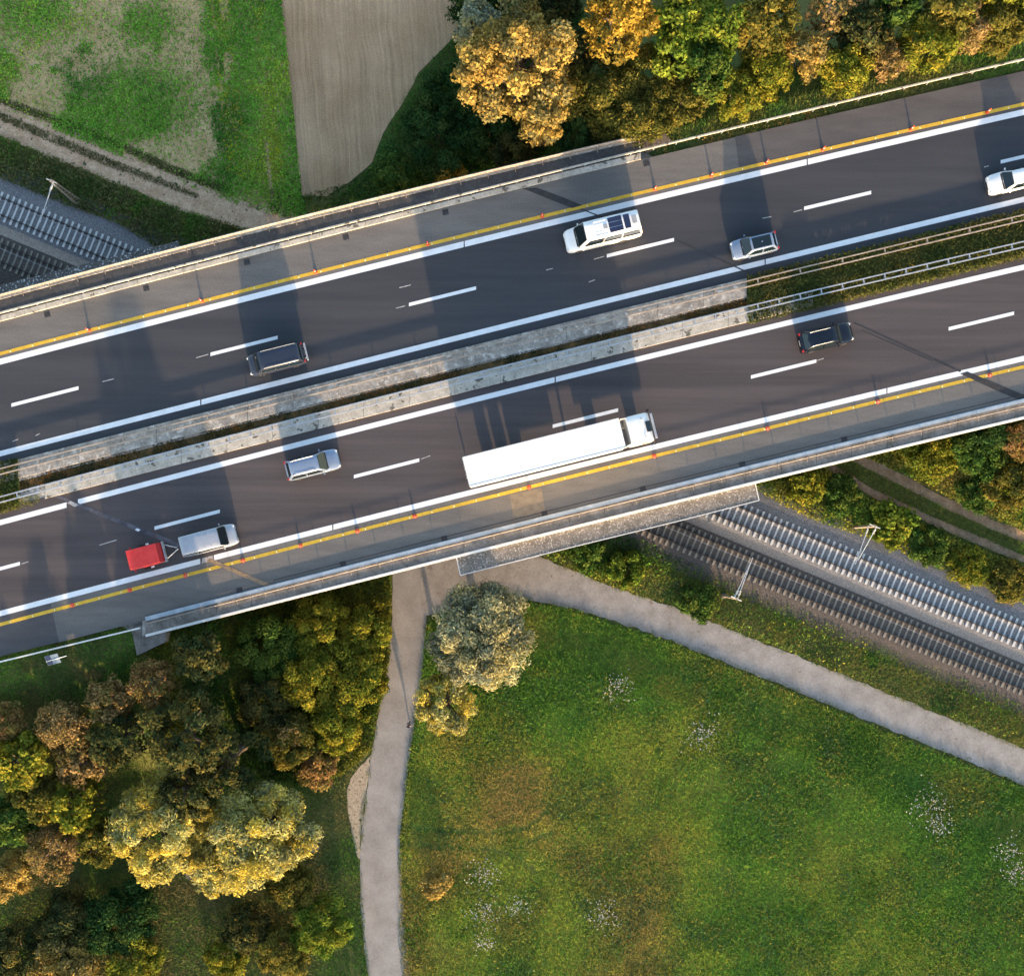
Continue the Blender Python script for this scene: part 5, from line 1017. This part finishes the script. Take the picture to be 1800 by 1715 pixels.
# north side grass beside the ploughed field
ngrass = PW([(850, -60), (845, 10), (795, 72), (738, 132), (705, 188), (676, 240), (660, 288), (618, 330), (560, 372), (700, 350), (1120, 250), (1120, 150), (960, -60)])
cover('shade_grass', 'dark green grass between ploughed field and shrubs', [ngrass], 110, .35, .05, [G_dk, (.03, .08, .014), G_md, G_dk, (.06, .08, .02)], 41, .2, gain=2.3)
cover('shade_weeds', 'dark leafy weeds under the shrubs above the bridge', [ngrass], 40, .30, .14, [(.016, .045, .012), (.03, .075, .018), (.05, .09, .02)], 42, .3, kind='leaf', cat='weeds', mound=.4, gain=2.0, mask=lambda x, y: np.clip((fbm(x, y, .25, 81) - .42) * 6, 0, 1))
# verges on the embankments
def verge_z(x, y): return h_ter(x, y)
nev = PW([(1128, 266), (1200, 250), (1317, 232), (1500, 190), (1800, 122), (1960, 88), (1960, -40), (1500, 60), (1300, 130), (1130, 215)], 6.8)
cover('verge_grass', 'green grass verge between guard rail and hedge at upper right', [nev], 120, .30, .05, [G_md, (.05, .085, .02), G_ol, G_dk, (.12, .11, .03)], 51, .3, gain=2.3, exclude=((PW([(1128, 262), (1170, 252), (1180, 235), (1128, 225)], 6.9), .3),))
cover('dry_verge_plants', 'dry orange-brown plants along the asphalt edge at upper right', [PW([(1140, 268), (1200, 250), (1320, 222), (1500, 180), (1500, 192), (1317, 237), (1200, 263), (1145, 275)], 6.9)], 70, .2, .09, [(.20, .11, .03), (.28, .17, .05), (.14, .12, .03), (.24, .20, .05)], 52, .5, kind='leaf', cat='weeds', off=.05, mask=lambda x, y: np.clip((fbm(x, y, .6, 83) - .35) * 4, 0, 1))
swv = PW([(-90, 1178), (0, 1156), (96, 1131), (228, 1100), (240, 1150), (225, 1215), (100, 1240), (-90, 1262)], 6.6)
cover('verge_grass', 'green grass verge below the white guard rail at lower left', [swv], 120, .30, .05, [G_md, G_br, G_md, G_dk, (.10, .075, .03)], 53, .35, gain=2.0)
# median planting
def med_z(x, y): return np.full(np.shape(x), DECK + .06)
def linepoly(la, lb, x0, x1): xs = xs_range(x0, x1); return PW([(x, float(la(x))) for x in xs] + [(x, float(lb(x))) for x in xs[::-1]], DECK)
for x0, x1, lb_ in ((1313, 2150, 'east'), (-420, 34, 'west')):
    side = 'right' if lb_ == 'east' else 'left'
    mv = bar('median_verge', LH.off(1), LL.off(-1), x0, x1, DECK - .018, DECK + .06, 'ground'); tag(mv, 'earth strip of the grassy median at the ' + side, 'verge', kind='structure')
    mpoly = linepoly(LH.off(-2), LL.off(3), x0, x1)
    cover('median_grass', 'olive-green plants filling the median at the ' + side, [mpoly], 120, .30, .10, [(.030, .045, .014), (.06, .075, .02), (.09, .09, .025), (.045, .055, .018), (.12, .105, .03)], 61 if lb_ == 'east' else 62, .35, kind='leaf', cat='grass', zfun=med_z, mound=.15)
    cover('median_edge_grass', 'sunlit yellow-green grass rim of the median at the ' + side, [linepoly(LK.off(8), LL.off(4), x0 + (95 if lb_ == 'east' else 0), x1 + (0 if lb_ == 'east' else 36))], 140, .26, .05, [(.14, .12, .03), (.16, .15, .03), (.10, .12, .02)], 63, .5, zfun=med_z)
cover('moss_growth', 'dark green moss and rusty dry weeds in the median channel', [linepoly(LI.off(20), LK.off(-6), 36, 1400)], 160, .12, .09, [(.012, .020, .008), (.022, .030, .010), (.05, .04, .014), (.19, .085, .022), (.05, .04, .015), (.03, .035, .012)], 64, .35, kind='leaf', cat='moss', zfun=lambda x, y: np.full(np.shape(x), DECK - .05), mask=lambda x, y: np.clip((fbm(x, y, .5, 85) - .25) * 4, .1, 1))
cover('rusty_weeds', 'rusty orange weeds at the right end of the median channel', [linepoly(LI.off(34), LK.off(-2), 1040, 1400)], 40, .16, .10, [(.30, .12, .02), (.22, .10, .025), (.14, .08, .02)], 65, .5, kind='leaf', cat='weeds', zfun=lambda x, y: np.full(np.shape(x), DECK + .0), mask=lambda x, y: np.clip((fbm(x, y, .35, 87) - .45) * 6, 0, 1))
# railway strips
strip_f = PW([(930, 955), (960, 978), (1017, 1004), (1100, 1037), (1200, 1068), (1368, 1136), (1502, 1190), (1660, 1254), (1880, 1345), (1880, 1275), (1660, 1180), (1533, 1126), (1400, 1070), (1200, 985), (1140, 955), (1060, 930)])
cover('strip_grass', 'olive grass strip between gravel path and dark railway bed', [strip_f], 150, .36, .05, [G_md, G_ol, (.12, .105, .035), G_md, (.15, .12, .05), G_dk], 71, .2, exclude=((gp_poly, .2),), gain=1.9)
cover('strip_weeds', 'leafy green weeds between gravel path and dark railway bed', [strip_f], 70, .26, .12, [(.03, .065, .016), G_md, G_br, G_yl], 72, .22, kind='leaf', cat='weeds', mound=.35, exclude=((gp_poly, .2),), mask=lambda x, y: np.clip((fbm(x, y, .2, 88) - .46) * 6, 0, 1) * np.clip((20 - x) / 12, .12, 1))
strip_g = PW([(1320, 850), (1453, 805), (1480, 790), (1507, 800), (1583, 838), (1667, 880), (1740, 914), (1880, 972), (1880, 1088), (1793, 1056), (1633, 991), (1533, 946), (1433, 914), (1340, 868)])
ruts = tuple((band(q, w_), .12) for q, w_ in ((r1, 13), (r2, 17)))
cover('trackside_grass', 'grass around the ruts of the right dirt track', [strip_g], 130, .30, .05, [G_md, G_ol, G_dk, (.12, .11, .03), G_md], 73, .25, exclude=ruts, gain=2.2)
lowg = PW([(1320, 850), (1440, 815), (1530, 880), (1630, 928), (1880, 1035), (1880, 1088), (1793, 1056), (1633, 991), (1533, 946), (1433, 914), (1340, 868)])
cover('trackside_weeds', 'yellow-flecked leafy weeds between dirt track and grey ballast', [lowg], 90, .26, .12, [G_md, (.10, .12, .02), G_yl, (.06, .09, .02), (.26, .22, .02)], 74, .3, gain=1.8, kind='leaf', cat='weeds', mound=.5)
strip_i = PW([(1500, 800), (1560, 780), (1960, 680), (1960, 1000), (1880, 968), (1740, 908), (1667, 874), (1583, 832)])
cover('bush_undergrowth', 'olive and yellow undergrowth right of the dirt track', [strip_i], 110, .32, .12, [G_md, (.11, .115, .02), G_yl, (.06, .08, .02), (.16, .13, .03)], 75, .3, kind='leaf', cat='weeds', mound=.9, exclude=ruts)
# lower left ground
swg = PW([(-90, 1230), (230, 1180), (300, 1090), (420, 1060), (600, 1020), (688, 1010), (688, 1080), (682, 1150), (668, 1225), (650, 1316), (608, 1376), (608, 1430), (628, 1505), (632, 1560), (640, 1640), (652, 1760), (-90, 1760)])
cover('wood_grass', 'grass under and between the trees at lower left', [swg], 75, .32, .055, [G_dk, G_md, (.055, .07, .02), (.11, .09, .04), (.06, .06, .02)], 81, .14, gain=2.2)
cover('wood_weeds', 'leafy undergrowth at lower left', [PW([(300, 1095), (600, 1020), (688, 1010), (685, 1150), (650, 1316), (600, 1360), (540, 1380), (300, 1340)])], 80, .32, .14, [(.03, .06, .016), G_md, (.10, .12, .02), (.15, .15, .022)], 82, .25, kind='leaf', cat='weeds', mound=.5, gain=1.1)  # low gain puts the shade of the gaps between shrubs into the leaf colour
cover('dry_grass', 'tan dry grass of the gap between the lower left shrubs', [PW([(280, 1560), (400, 1540), (420, 1600), (380, 1680), (390, 1740), (310, 1740), (330, 1650), (300, 1600)])], 90, .24, .05, [(.16, .13, .06), (.11, .11, .04), (.19, .15, .075)], 83, .3, gain=2.0)
# bare soil spots
for k, (pp, lb_) in enumerate((([(528, 1455), (545, 1450), (556, 1462), (552, 1480), (562, 1490), (545, 1500), (528, 1495)], 'pale bare soil spot right of the right willow'), ([(328, 1527), (345, 1522), (352, 1538), (338, 1548), (326, 1542)], 'small bare soil spot below the left willow'))):
    tag(sheet('soil_spot', PW(pp), .03, 'gravel', .8, .15, 1.5, seed=k), lb_, 'soil', kind='structure')
print('FOLIAGE_TRIS', NTRI[0])
